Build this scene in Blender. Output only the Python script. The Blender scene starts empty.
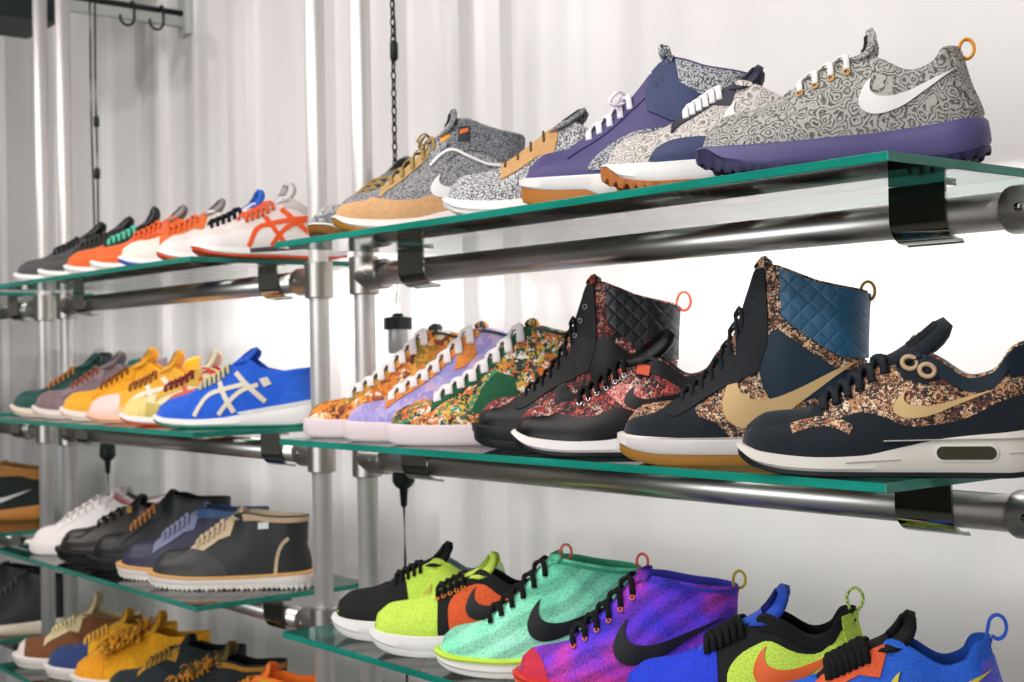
import bpy, bmesh, math, random
from mathutils import Vector, Matrix
from mathutils.geometry import delaunay_2d_cdt
from bisect import bisect_right
random.seed(7)
SC = bpy.context.scene
COL = SC.collection
PI = math.pi

# ------------------------------------------------------------------ helpers
def link(o, parent=None):
    COL.objects.link(o)
    if parent: o.parent = parent
    return o

def tag(o, label, cat, group=None, kind=None):
    if label: o['label'] = label
    if cat: o['category'] = cat
    if group: o['group'] = group
    if kind: o['kind'] = kind
    return o

def empty(name, loc=(0, 0, 0), rz=0.0):
    o = bpy.data.objects.new(name, None)
    o.empty_display_size = .05
    o.location = loc
    o.rotation_euler = (0, 0, rz)
    return link(o)

def mk(name, bm, mats, parent=None, smooth=True, kind=None, recalc=True):
    if recalc: bmesh.ops.recalc_face_normals(bm, faces=bm.faces[:])
    me = bpy.data.meshes.new(name)
    bm.to_mesh(me); bm.free()
    for m in (mats if isinstance(mats, (list, tuple)) else [mats]): me.materials.append(m)
    if smooth:
        me.polygons.foreach_set('use_smooth', [True]*len(me.polygons))
    o = bpy.data.objects.new(name, me)
    if kind: o['kind'] = kind
    return link(o, parent)

def sharp(o, ang=35):
    me = o.data
    bm = bmesh.new(); bm.from_mesh(me)
    for e in bm.edges:
        if len(e.link_faces) == 2 and e.calc_face_angle(0) > math.radians(ang): e.smooth = False
    bm.to_mesh(me); bm.free()
    return o

def clamp(x, a=0., b=1.): return a if x < a else b if x > b else x
def sstep(a, b, x):
    x = clamp((x-a)/(b-a)); return x*x*(3-2*x)
def lerp(a, b, t): return a+(b-a)*t

class Crv:                                                  # monotone cubic through control points
    def __init__(s, pts):
        s.x = [p[0] for p in pts]; s.y = [p[1] for p in pts]; n = len(pts)
        d = [(s.y[i+1]-s.y[i])/(s.x[i+1]-s.x[i]) for i in range(n-1)]
        m = [d[0]]+[0 if d[i-1]*d[i] <= 0 else 2*d[i-1]*d[i]/(d[i-1]+d[i]) for i in range(1, n-1)]+[d[-1]]
        s.m = m
    def __call__(s, t):
        x, y, m = s.x, s.y, s.m
        if t <= x[0]: return y[0]
        if t >= x[-1]: return y[-1]
        i = bisect_right(x, t)-1; h = x[i+1]-x[i]; u = (t-x[i])/h
        return (y[i]*(1+2*u)*(1-u)**2 + h*m[i]*u*(1-u)**2 + y[i+1]*u*u*(3-2*u) + h*m[i+1]*u*u*(u-1))

def catmull(P, n=6, closed=False):
    out = []; N = len(P)
    rng = range(N) if closed else range(N-1)
    for i in rng:
        g = (lambda k: P[k % N]) if closed else (lambda k: P[min(max(k, 0), N-1)])
        a, b, c, d = g(i-1), g(i), g(i+1), g(i+2)
        for j in range(n):
            t = j/n
            out.append(tuple(.5*(2*b[k]+(c[k]-a[k])*t+(2*a[k]-5*b[k]+4*c[k]-d[k])*t*t+(3*b[k]-a[k]-3*c[k]+d[k])*t**3) for k in range(len(b))))
    if not closed: out.append(tuple(P[-1]))
    return out

def box(bm, x0, x1, y0, y1, z0, z1, bev=0, mi=0):
    r = bmesh.ops.create_cube(bm, size=1)
    vs = r['verts']
    for v in vs:
        v.co = Vector((lerp(x0, x1, v.co.x+.5), lerp(y0, y1, v.co.y+.5), lerp(z0, z1, v.co.z+.5)))
    fs = {f for v in vs for f in v.link_faces}
    for f in fs: f.material_index = mi
    if bev:
        es = list({e for v in vs for e in v.link_edges})
        bmesh.ops.bevel(bm, geom=es, offset=bev, segments=2, affect='EDGES', profile=.5)

def frames(P, up):
    out = []; n = len(P)
    for i in range(n):
        t = (P[min(i+1, n-1)]-P[max(i-1, 0)])
        t = t.normalized() if t.length > 1e-9 else Vector((1, 0, 0))
        u = up[i] if isinstance(up, list) else up
        b = t.cross(u)
        b = b.normalized() if b.length > 1e-6 else Vector((0, 1, 0))
        out.append((t, b, b.cross(t)))
    return out

def sweep(bm, P, ra, rb, up=Vector((0, 0, 1)), seg=8, closed=False, mi=0):
    """elliptical tube: half-width ra across, rb along up"""
    P = [Vector(p) for p in P]; n = len(P)
    fr = frames(P, up)
    if closed:
        fr = []
        for i in range(n):
            t = (P[(i+1) % n]-P[i-1]).normalized(); b = t.cross(up).normalized(); fr.append((t, b, b.cross(t)))
    rings = []
    for i in range(n):
        t, b, c = fr[i]
        A = ra[i] if isinstance(ra, list) else ra; B = rb[i] if isinstance(rb, list) else rb
        rings.append([bm.verts.new(P[i]+b*(A*math.cos(2*PI*k/seg))+c*(B*math.sin(2*PI*k/seg))) for k in range(seg)])
    for i in range(n if closed else n-1):
        a, b = rings[i], rings[(i+1) % n]
        for k in range(seg):
            f = bm.faces.new((a[k], a[(k+1) % seg], b[(k+1) % seg], b[k])); f.material_index = mi
    if not closed:
        bm.faces.new(rings[0][::-1]).material_index = mi; bm.faces.new(rings[-1]).material_index = mi

def cyl(bm, p, q, r, seg=24, mi=0):
    p, q = Vector(p), Vector(q); d = (q-p).normalized()
    sweep(bm, [p, q], r, r, up=Vector((0, 1, 0)) if abs(d.y) < .9 else Vector((1, 0, 0)), seg=seg, mi=mi)

def lathe(bm, prof, p, axis='z', seg=28):
    """prof = [(radius, height)], around vertical axis at p"""
    p = Vector(p); rings = []
    for r, h in prof:
        ring = []
        for k in range(seg):
            a = 2*PI*k/seg
            c, s = r*math.cos(a), r*math.sin(a)
            v = {'z': (c, s, h), 'x': (h, c, s), 'y': (c, h, s)}[axis]
            ring.append(bm.verts.new(p+Vector(v)))
        rings.append(ring)
    for a, b in zip(rings, rings[1:]):
        for k in range(seg): bm.faces.new((a[k], a[(k+1) % seg], b[(k+1) % seg], b[k]))
    bm.faces.new(rings[0][::-1]); bm.faces.new(rings[-1])

# ------------------------------------------------------------------ materials
def lin(h):
    h = h.lstrip('#'); c = [int(h[i:i+2], 16)/255 for i in (0, 2, 4)]
    return tuple(x/12.92 if x <= .04045 else ((x+.055)/1.055)**2.4 for x in c)+(1,)

class NT:
    def __init__(s, name):
        s.m = bpy.data.materials.new(name); s.m.use_nodes = True
        s.t = s.m.node_tree; s.t.nodes.clear()
        s.out = s.t.nodes.new('ShaderNodeOutputMaterial')
    def n(s, typ, **kw):
        nd = s.t.nodes.new(typ)
        for k, v in kw.items():
            if k in nd.inputs.keys(): nd.inputs[k].default_value = v
            else: setattr(nd, k, v)
        return nd
    def l(s, a, b): s.t.links.new(a, b)
    def coord(s, scale=1.0):
        tc = s.n('ShaderNodeTexCoord'); mp = s.n('ShaderNodeMapping')
        mp.inputs['Scale'].default_value = (scale,)*3 if not isinstance(scale, tuple) else scale
        s.l(tc.outputs['Object'], mp.inputs['Vector']); return mp.outputs['Vector']
    def ramp(s, fac, stops, const=False):
        r = s.n('ShaderNodeValToRGB'); cr = r.color_ramp
        cr.interpolation = 'CONSTANT' if const else 'LINEAR'
        while len(cr.elements) < len(stops): cr.elements.new(.5)
        for e, (p, c) in zip(cr.elements, stops): e.position = p; e.color = lin(c) if isinstance(c, str) else c
        s.l(fac, r.inputs['Fac']); return r.outputs['Color']
    def bsdf(s, col=None, rough=.6, metal=0., bump=None, bstr=.3, bdist=.001, **kw):
        b = s.n('ShaderNodeBsdfPrincipled'); b.inputs['Roughness'].default_value = rough; b.inputs['Metallic'].default_value = metal
        if isinstance(col, str): b.inputs['Base Color'].default_value = lin(col)
        elif col is not None: s.l(col, b.inputs['Base Color'])
        for k, v in kw.items(): b.inputs[k].default_value = v
        if bump is not None:
            bp = s.n('ShaderNodeBump'); bp.inputs['Strength'].default_value = bstr; bp.inputs['Distance'].default_value = bdist
            s.l(bump, bp.inputs['Height']); s.l(bp.outputs['Normal'], b.inputs['Normal'])
        s.l(b.outputs[0], s.out.inputs['Surface']); return b

_MC = {}
def memo(fn):
    def g(*a, **k):
        key = (fn.__name__, a, tuple(sorted(k.items())))
        if key not in _MC: _MC[key] = fn(*a, **k)
        return _MC[key]
    return g

@memo
def leather(c, rough=.42, grain=900, bs=.25):
    t = NT('leather '+c); v = t.coord()
    n = t.n('ShaderNodeTexVoronoi', Scale=float(grain)); t.l(v, n.inputs['Vector'])
    t.bsdf(c, rough, bump=n.outputs['Distance'], bstr=bs, bdist=.0006, **{'Specular IOR Level': .32}); return t.m
@memo
def suede(c, var=.16, rough=.95):
    t = NT('suede '+c); v = t.coord()
    n = t.n('ShaderNodeTexNoise', Scale=160., Detail=5.); t.l(v, n.inputs['Vector'])
    k = lin(c)
    col = t.ramp(n.outputs['Fac'], [(.3, tuple(x*(1-var) for x in k[:3])+(1,)), (.7, tuple(min(1, x*(1+var)) for x in k[:3])+(1,))])
    n2 = t.n('ShaderNodeTexNoise', Scale=1500., Detail=2.); t.l(v, n2.inputs['Vector'])
    t.bsdf(col, rough, bump=n2.outputs['Fac'], bstr=.4, bdist=.0008, **{'Sheen Weight': .15}); return t.m
@memo
def rubber(c, rough=.5):
    t = NT('rubber '+c); t.bsdf(c, rough, **{'Specular IOR Level': .35}); return t.m
@memo
def plain(c, rough=.5, metal=0.):
    t = NT('plain '+c); t.bsdf(c, rough, metal, **({} if metal else {'Specular IOR Level': .35})); return t.m
@memo
def meshcloth(c, c2=None, scale=420):                       # woven sports mesh with small holes
    t = NT('mesh '+c); v = t.coord(float(scale))
    n = t.n('ShaderNodeTexVoronoi', Scale=1.); t.l(v, n.inputs['Vector'])
    k = lin(c); d = lin(c2) if c2 else tuple(x*.6 for x in k[:3])+(1,)
    col = t.ramp(n.outputs['Distance'], [(.25, d), (.5, k)])
    t.bsdf(col, .85, bump=n.outputs['Distance'], bstr=.3, bdist=.0006); return t.m
@memo
def knit(c1, c2, c3, hole=.45, big=9., sc=1., yarn=.55):              # flyknit: rising ribs of mixed yarn, rows of little openings between them
    t = NT('knit '+c1); v = t.coord((1., 1., 1.))
    no = t.n('ShaderNodeTexNoise', Scale=big, Detail=2.); t.l(v, no.inputs['Vector'])
    w = t.n('ShaderNodeTexWave', Scale=11.*sc, Distortion=6., Detail=1.); w.inputs['Detail Scale'].default_value = .6
    mp = t.n('ShaderNodeMapping'); mp.inputs['Rotation'].default_value = (0, math.radians(-62), 0); t.l(v, mp.inputs['Vector']); t.l(mp.outputs[0], w.inputs['Vector'])
    ya = t.n('ShaderNodeTexNoise', Scale=420., Detail=1.); t.l(v, ya.inputs['Vector'])
    vo = t.n('ShaderNodeTexVoronoi', Scale=330.); t.l(v, vo.inputs['Vector'])
    m = t.n('ShaderNodeMath', operation='MULTIPLY_ADD'); t.l(ya.outputs['Fac'], m.inputs[0]); m.inputs[1].default_value = yarn; t.l(no.outputs['Fac'], m.inputs[2])
    m2 = t.n('ShaderNodeMath', operation='SUBTRACT'); t.l(m.outputs[0], m2.inputs[0]); m2.inputs[1].default_value = yarn*.5
    col = t.ramp(m2.outputs[0], [(.34, c1), (.5, c2), (.66, c3)])
    hl = t.ramp(vo.outputs['Distance'], [(.30, '#000000'), (.42, '#ffffff')]); band = t.ramp(w.outputs['Fac'], [(.30, '#ffffff'), (.80, '#000000')])
    ad = t.n('ShaderNodeMixRGB', blend_type='ADD'); ad.inputs[0].default_value = 1.; t.l(hl, ad.inputs[1]); t.l(band, ad.inputs[2])
    mx = t.n('ShaderNodeMixRGB', blend_type='MULTIPLY'); mx.inputs[0].default_value = hole; t.l(col, mx.inputs[1]); t.l(ad.outputs[0], mx.inputs[2])
    t.bsdf(mx.outputs[0], .85, bump=w.outputs['Fac'], bstr=.12, bdist=.001); return t.m
@memo
def speckle(bg, fg, scale=260, th=.52, rough=.8):
    t = NT('speckle '+bg+fg); v = t.coord(float(scale))
    n = t.n('ShaderNodeTexNoise', Scale=1., Detail=2., Roughness=.6); t.l(v, n.inputs['Vector'])
    col = t.ramp(n.outputs['Fac'], [(th-.04, bg), (th+.03, fg)])
    t.bsdf(col, rough); return t.m
@memo
def paisley(bg, ln, shade=None, scale=62, rough=.75, wid=.36):
    """swirling teardrop line-work: distorted cell distances drawn as contour lines"""
    t = NT('paisley '+bg+ln); v = t.coord(float(scale))
    n = t.n('ShaderNodeTexNoise', Scale=1.1, Detail=1.); t.l(v, n.inputs['Vector'])
    ad = t.n('ShaderNodeVectorMath', operation='MULTIPLY_ADD'); t.l(n.outputs['Color'], ad.inputs[0]); ad.inputs[1].default_value = (.9, .9, .9); t.l(v, ad.inputs[2])
    vo = t.n('ShaderNodeTexVoronoi', Scale=1.); t.l(ad.outputs[0], vo.inputs['Vector'])
    a = t.n('ShaderNodeMath', operation='MULTIPLY'); t.l(vo.outputs['Distance'], a.inputs[0]); a.inputs[1].default_value = 26.
    s = t.n('ShaderNodeMath', operation='SINE'); t.l(a.outputs[0], s.inputs[0])
    vo2 = t.n('ShaderNodeTexVoronoi', Scale=3.6); t.l(ad.outputs[0], vo2.inputs['Vector'])
    a2 = t.n('ShaderNodeMath', operation='MULTIPLY'); t.l(vo2.outputs['Distance'], a2.inputs[0]); a2.inputs[1].default_value = 18.
    s2 = t.n('ShaderNodeMath', operation='SINE'); t.l(a2.outputs[0], s2.inputs[0])
    mx = t.n('ShaderNodeMath', operation='MULTIPLY_ADD'); t.l(s2.outputs[0], mx.inputs[0]); mx.inputs[1].default_value = .55; t.l(s.outputs[0], mx.inputs[2])
    m3 = t.n('ShaderNodeMath', operation='MULTIPLY_ADD'); t.l(mx.outputs[0], m3.inputs[0]); m3.inputs[1].default_value = .32; m3.inputs[2].default_value = .5
    stops = [(wid-.12, ln), (wid+.06, bg)]
    if shade: stops.append((.95, shade))
    col = t.ramp(m3.outputs[0], stops)
    t.bsdf(col, rough); return t.m
@memo
def floral(cols, scale=45, seed=0, rough=.7, fine=1.0):
    """printed flowers: warped cells each of a random colour, broken by finer petals"""
    t = NT('floral '+cols[0]+str(seed)); tc = t.n('ShaderNodeTexCoord'); mp = t.n('ShaderNodeMapping')
    mp.inputs['Scale'].default_value = (scale,)*3; mp.inputs['Location'].default_value = (seed*3.7, seed*1.3, seed*2.1)
    t.l(tc.outputs['Object'], mp.inputs['Vector']); v = mp.outputs['Vector']
    n = t.n('ShaderNodeTexNoise', Scale=2.6*fine, Detail=3.); t.l(v, n.inputs['Vector'])
    ad = t.n('ShaderNodeVectorMath', operation='MULTIPLY_ADD'); t.l(n.outputs['Color'], ad.inputs[0]); ad.inputs[1].default_value = (1.6, 1.6, 1.6); t.l(v, ad.inputs[2])
    vo = t.n('ShaderNodeTexVoronoi', Scale=1.); t.l(ad.outputs[0], vo.inputs['Vector'])
    vo2 = t.n('ShaderNodeTexVoronoi', Scale=3.3*fine); t.l(ad.outputs[0], vo2.inputs['Vector'])
    sp = t.n('ShaderNodeSeparateColor'); t.l(vo.outputs['Color'], sp.inputs[0])
    sp2 = t.n('ShaderNodeSeparateColor'); t.l(vo2.outputs['Color'], sp2.inputs[0])
    m = t.n('ShaderNodeMath', operation='MULTIPLY_ADD'); t.l(sp2.outputs[0], m.inputs[0]); m.inputs[1].default_value = .55
    h = t.n('ShaderNodeMath', operation='MULTIPLY'); t.l(sp.outputs[0], h.inputs[0]); h.inputs[1].default_value = .55; t.l(h.outputs[0], m.inputs[2])
    N = len(cols)
    col = t.ramp(m.outputs[0], [(.12+.78*i/N, c) for i, c in enumerate(cols)], const=True)
    t.bsdf(col, rough); return t.m
@memo
def quilted(c, rough=.35):
    t = NT('quilted '+c); v = t.coord(1.)
    sx = t.n('ShaderNodeSeparateXYZ'); t.l(v, sx.inputs[0])
    hs = []
    for sg in (1., -1.):
        a = t.n('ShaderNodeMath', operation='MULTIPLY_ADD'); t.l(sx.outputs['Z'], a.inputs[0]); a.inputs[1].default_value = sg; t.l(sx.outputs['X'], a.inputs[2])
        b = t.n('ShaderNodeMath', operation='MULTIPLY'); t.l(a.outputs[0], b.inputs[0]); b.inputs[1].default_value = PI/.022
        s = t.n('ShaderNodeMath', operation='SINE'); t.l(b.outputs[0], s.inputs[0])
        ab = t.n('ShaderNodeMath', operation='ABSOLUTE'); t.l(s.outputs[0], ab.inputs[0]); hs.append(ab.outputs[0])
    mn = t.n('ShaderNodeMath', operation='MINIMUM'); t.l(hs[0], mn.inputs[0]); t.l(hs[1], mn.inputs[1])
    pw = t.n('ShaderNodeMath', operation='POWER'); t.l(mn.outputs[0], pw.inputs[0]); pw.inputs[1].default_value = .22
    t.bsdf(c, rough, bump=pw.outputs[0], bstr=.45, bdist=.003); return t.m
@memo
def metal(c, rough):
    t = NT('metal '+c+str(rough)); v = t.coord()
    n = t.n('ShaderNodeTexNoise', Scale=60., Detail=4.); t.l(v, n.inputs['Vector'])
    b = t.bsdf(c, rough, 1., bump=n.outputs['Fac'], bstr=.05, bdist=.001); return t.m
# ------------------------------------------------------------------ sneaker engine
CAPT, CAPH = .19, .15
def smooth_poly(segs, n=5):
    """segs: list of open point runs, sharp where runs meet"""
    out = []
    for s in segs: out += catmull(s, n)[:-1] if len(s) > 2 else [s[0]]
    return out

def swoosh_shape(t0, z0, t1, z1, L, fat=1.):
    A = [(1, 1), (.62, .50), (.42, .19), (.26, .03), (.13, .0), (.04, .10), (0, .30), (.02, .55), (.07, .78), (.125, .93)]
    B = [(.125, .93), (.105, .72), (.12, .55), (.18, .44), (.28, .41), (.42, .48), (.7, .745), (1, 1)]
    P = smooth_poly([A, B], 4)
    return [(lerp(t0, t1, a), lerp(z0, z1, b)) for a, b in P]

def strip_shape(pts, w, L, n=5, taper=None):
    """a band of width w along pts given in (t, z)"""
    C = catmull([(a*L, b) for a, b in pts], n) if len(pts) > 2 else [(a*L, b) for a, b in pts]
    l, r = [], []
    for i, c in enumerate(C):
        a, b = C[max(i-1, 0)], C[min(i+1, len(C)-1)]
        dx, dz = b[0]-a[0], b[1]-a[1]; d = math.hypot(dx, dz) or 1
        ww = w*(1 if taper is None else lerp(taper[0], taper[1], i/(len(C)-1)))
        l.append(((c[0]-dz/d*ww/2)/L, c[1]+dx/d*ww/2)); r.append(((c[0]+dz/d*ww/2)/L, c[1]-dx/d*ww/2))
    return l+r[::-1]

class Shoe:
    D = dict(L=.300, WL=[(0, .041), (.15, .045), (.33, .052), (.5, .048), (.65, .042), (.85, .038), (1, .037)],
             WM=[(0, .035), (.15, .042), (.33, .050), (.5, .041), (.65, .034), (.85, .036), (1, .036)],
             zb=[(0, .016), (.07, .007), (.2, .001), (.3, 0), (.85, 0), (.94, .002), (1, .008)],
             zm=[(0, .030), (.1, .025), (.3, .023), (.45, .026), (.6, .034), (.75, .042), (1, .047)],
             ot=[(0, .007), (1, .007)],
             top=[(0, .045), (.03, .054), (.1, .060), (.2, .066), (.3, .080), (.42, .097), (.56, .119), (.64, .109), (.76, .091), (.85, .097), (.93, .113), (1, .117)],
             tth=.30, ttop=.56, tip=(.58, .148), tw=.030, throat=.019, rimw=.033, lean=[(0, 0), (.04, .0), (.09, -.008), (.14, -.006), (.22, -.002)],
             flare=.003, midprof=[(0, .001), (.2, .0035), (.6, .002), (.9, .0005), (1, -.003)], lugs=0, lugd=.004, dome=.5)

    def __init__(s, name, label, cat, toe, ang, style, group=None, **kw):
        p = dict(s.D); p.update(style); p.update(kw); s.p = p; s.L = p['L']
        s.wl, s.wm, s.zb, s.zm, s.ot, s.top = (Crv(p[k]) for k in ('WL', 'WM', 'zb', 'zm', 'ot', 'top'))
        s.hx = Crv(p['lean']); s.yc = Crv([(0, .008), (.3, .002), (.6, 0), (1, 0)])
        s.tth, s.ttop = p['tth'], p['ttop']
        a = math.radians(ang)
        s.root = empty(name, toe, a); tag(s.root, label, cat, group)
    def cap(s, t):
        if t < CAPT: return max(0., 1-((CAPT-t)/CAPT)**2.6)**.46
        if t > 1-CAPH: return max(0., 1-((t-1+CAPH)/CAPH)**2.4)**.5
        return 1.
    def X(s, t): return .004+(s.L-.008)*t
    def base(s, t):
        c = s.cap(t); return s.wl(t)*c-.0025*c, s.wm(t)*c-.0025*c
    def prof(s, t):
        z0 = s.zm(t)-.004; zt = s.top(t); p = s.p
        c = s.cap(t)
        k = sstep(s.tth-.12, s.tth+.02, t); o = sstep(s.ttop-.01, s.ttop+.03, t)
        zr = zt-lerp((.36*(zt-z0)), .0008, k) if t < s.ttop else zt-.0008*(1-o)
        wr = lerp(.62*(s.wl(t)+s.wm(t))/2, p['throat'], k)*c
        wr = lerp(wr, p['rimw']*c, sstep(s.ttop-.02, s.ttop+.13, t))
        return z0, zr, zt, wr, k, o
    def S(s, t, v):
        t = clamp(t); wl, wm = s.base(t); z0, zr, zt, wr, k, o = s.prof(t)
        sg = -1 if v < 0 else 1; a = 2-abs(v); w = wl if v < 0 else wm
        if a <= 1:
            h = zr-z0
            bl = lerp(.0015, .004, k)*s.cap(t)
            y1, zz1 = w+bl, z0+.38*h
            y2 = lerp(wr+.72*(w-wr), wr+.34*(w-wr), k); y2 = lerp(y2, wr+.12*(w-wr)+.003*s.cap(t), o)
            z2 = zr-lerp(.18, .36, k)*h
            b = 1-a
            y = b*b*b*w+3*b*b*a*y1+3*b*a*a*y2+a**3*wr
            z = b**3*z0+3*b*b*a*zz1+3*b*a*a*z2+a**3*zr
        else:
            u = a-1
            yc_, zc_ = wr*(1-u), lerp(zr, zt, 1-(1-u)**2)
            if k > 0:                                        # the open throat: a step down from the eyestay to the gusset
                kd = k*(1-.999*(1-sstep(s.tth-.035, s.tth+.005, t)))
                zc_ -= (1-o)*kd*.0075*sstep(.05, .30, u)
            if o > 0:
                zf = s.zm(t)+.014
                P = [(wr, zr), (wr-.0025, zr+.0032), (wr-.007, zr+.0030), (wr-.0105, zr-.006), (max(wr*.66, wr-.012), lerp(zr, zf, .5)), (wr*.5, zf+.006), (0, zf)]
                f = u*6; i = min(5, int(f)); f -= i
                yo, zo = max(0, lerp(P[i][0], P[i+1][0], f)), lerp(P[i][1], P[i+1][1], f)
                yc_, zc_ = lerp(yc_, yo, o), lerp(zc_, zo, o)
            y, z = yc_, zc_
        x = s.X(t)+s.hx(z)*sstep(.72, 1., t)+(z-z0)*.30*(1-sstep(0, .10, t))
        return Vector((x, sg*y+s.yc(t), z))
    def N(s, t, v):
        e = .004
        if abs(v) < 1e-6:
            a = s.S(t+e, 0)-s.S(t-e, 0); b = s.S(t, .05)-s.S(t, -.05)
        else:
            a = s.S(min(t+e, 1), v)-s.S(max(t-e, 0), v); b = s.S(t, v+.02)-s.S(t, v-.02)
        n = a.cross(b)
        return n.normalized() if n.length > 1e-12 else Vector((-1 if t < .5 else 1, 0, 0))
    def vz(s, t, z, side):
        z0, zr = s.prof(t)[:2]
        if z <= z0: return side*2
        if z >= zr: return side*1.0
        lo, hi = 0., 1.
        for _ in range(14):
            m = (lo+hi)/2
            if s.S(t, side*(2-m)).z < z: lo = m
            else: hi = m
        return side*(2-(lo+hi)/2)
    # --- construction
    def upper(s, mat, lining, n=64):
        bm = bmesh.new(); ts = [.5-.5*math.cos(PI*i/n) for i in range(n+1)]
        ts = sorted(ts+[s.ttop+d for d in (-.01, .0, .01, .02, .03)])
        us = [i/10 for i in range(11)]+[1+i/12 for i in range(1, 13)]
        vs = [-(2-u) for u in us]+[(2-u) for u in us[::-1][1:]]
        g = [[bm.verts.new(s.S(t, v)) for v in vs] for t in ts]
        for i in range(len(ts)-1):
            for j in range(len(vs)-1):
                q = (g[i][j], g[i+1][j], g[i+1][j+1], g[i][j+1])
                f = bm.faces.new(q)
                if abs(vs[j]+vs[j+1])/2 < .86 and ts[i] > s.ttop-.005: f.material_index = 1
        bmesh.ops.remove_doubles(bm, verts=bm.verts[:], dist=1e-5)
        bmesh.ops.dissolve_degenerate(bm, dist=1e-6, edges=bm.edges[:])
        return mk('upper', bm, [mat, lining], s.root)
    def outline(s, n):
        ts = [.5-.5*math.cos(PI*i/n) for i in range(n+1)]
        P = [(t, -1) for t in ts]+[(t, 1) for t in ts[::-1][1:-1]]
        xy = []
        for t, sd in P:
            c = s.cap(t); w = (s.wl(t) if sd < 0 else s.wm(t))*c
            xy.append(Vector((s.L*t, sd*w+s.yc(t))))
        nm = []
        m = len(xy)
        for i in range(m):
            d = xy[(i+1) % m]-xy[i-1]; d.normalize(); nm.append(Vector((d.y, -d.x)))
        return P, xy, nm
    def slab(s, name, mat, zlo, zhi, prof, n=60, lug=False, mats=None):
        """a sole layer: rings between two height curves with sideways offsets"""
        bm = bmesh.new(); P, xy, nm = s.outline(n); m = len(P); rings = []
        for fr, off in prof:
            ring = []
            for (t, sd), c, nn in zip(P, xy, nm):
                a, b = zlo(t), zhi(t); z = lerp(a, b, fr)
                o = off
                if lug and fr < .5:
                    q = (t*s.p['lugs']) % 1.
                    if q > .55: z = min(b, z+s.p['lugd']); 
                    else: o += .0012
                xx = c+nn*o
                ring.append(bm.verts.new((xx.x, xx.y, z)))
            rings.append(ring)
        for a, b in zip(rings, rings[1:]):
            for k in range(m): bm.faces.new((a[k], a[(k+1) % m], b[(k+1) % m], b[k]))
        for ring in (rings[0], rings[-1]):
            for i in range(n):
                q = [ring[i], ring[i+1], ring[(m-i-1) % m], ring[(m-i) % m]]
                q2 = []
                for v in q:
                    if v not in q2: q2.append(v)
                if len(q2) >= 3:
                    try: bm.faces.new(q2)
                    except ValueError: pass
        return sharp(mk(name, bm, mats or mat, s.root), 40)
    def sole(s, mid, out, n=60):
        p = s.p; zt = lambda t: min(s.zb(t)+s.ot(t), s.zm(t)-.004)
        if p['lugs']: n = max(n, int(p['lugs']*4))
        s.slab('outsole', out, s.zb, zt, [(0, -.004), (.0, -.001), (.3, .0012), (1, .0015)] if not p['lugs'] else [(0, -.006), (0, .0), (.35, .0015), (1, .0025)], n, lug=bool(p['lugs']))
        s.slab('midsole', mid, lambda t: zt(t), s.zm, p['midprof'], n if not p['lugs'] else 60)
    def panel(s, name, poly, mat, off=.0013, mode='z', side=-1, label=None, grid=.0075, seglen=.006):
        """overlay cut to an outline, laid on the upper; mode z: (t, height), r: (t, distance under the rim), v: (t, v)"""
        L = s.L; dens = []
        sv = .055 if mode == 'v' else 1.
        N = len(poly)
        for i in range(N):
            a, b = poly[i], poly[(i+1) % N]
            zf = lambda q: (q[0], s.prof(clamp(q[0]))[1]-q[1])
            ra, rb = (len(a) > 2 or mode == 'r'), (len(b) > 2 or mode == 'r')
            d = math.hypot((b[0]-a[0])*L, (b[1]-a[1])*sv); k = max(1, int(d/seglen))
            if ra and rb:
                k = max(k, int(abs(zf(a)[1]-zf(b)[1])/seglen))
                dens += [zf((lerp(a[0], b[0], j/k), lerp(a[1], b[1], j/k))) for j in range(k)]
            else:
                a2, b2 = (zf(a) if ra else a), (zf(b) if rb else b)
                dens += [(lerp(a2[0], b2[0], j/k), lerp(a2[1], b2[1], j/k)) for j in range(k)]
        P2 = [Vector((t*L, z*sv)) for t, z in dens]
        n = len(P2)
        xs = [p.x for p in P2]; ys = [p.y for p in P2]
        def inside(q):
            c = False
            for i in range(n):
                a, b = P2[i], P2[i-1]
                if (a.y > q.y) != (b.y > q.y) and q.x < (b.x-a.x)*(q.y-a.y)/(b.y-a.y)+a.x: c = not c
            return c
        pts = list(P2); y = min(ys)+grid/2; r = 0
        while y < max(ys):
            x = min(xs)+grid*(.5+.5*(r % 2))
            while x < max(xs):
                q = Vector((x, y))
                if inside(q) and min((q-p).length_squared for p in P2) > (grid*.45)**2: pts.append(q)
                x += grid
            y += grid*.87; r += 1
        V, E, F, *_ = delaunay_2d_cdt(pts, [], [list(range(n))], 1, 1e-7)
        bm = bmesh.new(); top = []; low = []
        for q in V:
            t = clamp(q.x/L); v = q.y/sv if mode == 'v' else s.vz(t, q.y, side)
            if abs(v) > 2: v = math.copysign(2, v)
            c = s.S(t, v); nn = s.N(clamp(t, .003, .997), v if abs(v) < 1.999 else math.copysign(1.98, v))
            if nn.dot(Vector((0, c.y-s.yc(t), .02 if abs(v) < 1.2 else 0.001))+Vector((-.03 if t < .1 else .03 if t > .93 else 0, 0, 0))) < 0: nn = -nn
            top.append(bm.verts.new(c+nn*off)); low.append(c-nn*.0012)
        cnt = {}
        for f in F:
            try: bm.faces.new([top[i] for i in f])
            except ValueError: continue
            for i in range(len(f)):
                e = (f[i], f[(i+1) % len(f)]); cnt[frozenset(e)] = cnt.get(frozenset(e), [])+[e]
        lv = {}
        for k, es in cnt.items():
            if len(es) == 1:
                a, b = es[0]
                for i in (a, b):
                    if i not in lv: lv[i] = bm.verts.new(low[i])
                bm.faces.new((top[b], top[a], lv[a], lv[b]))
        for v in [v for v in bm.verts if not v.link_faces]: bm.verts.remove(v)
        o = mk(name, bm, mat, s.root, recalc=True); sharp(o, 55)
        if label: o['label'] = label
        return o
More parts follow.
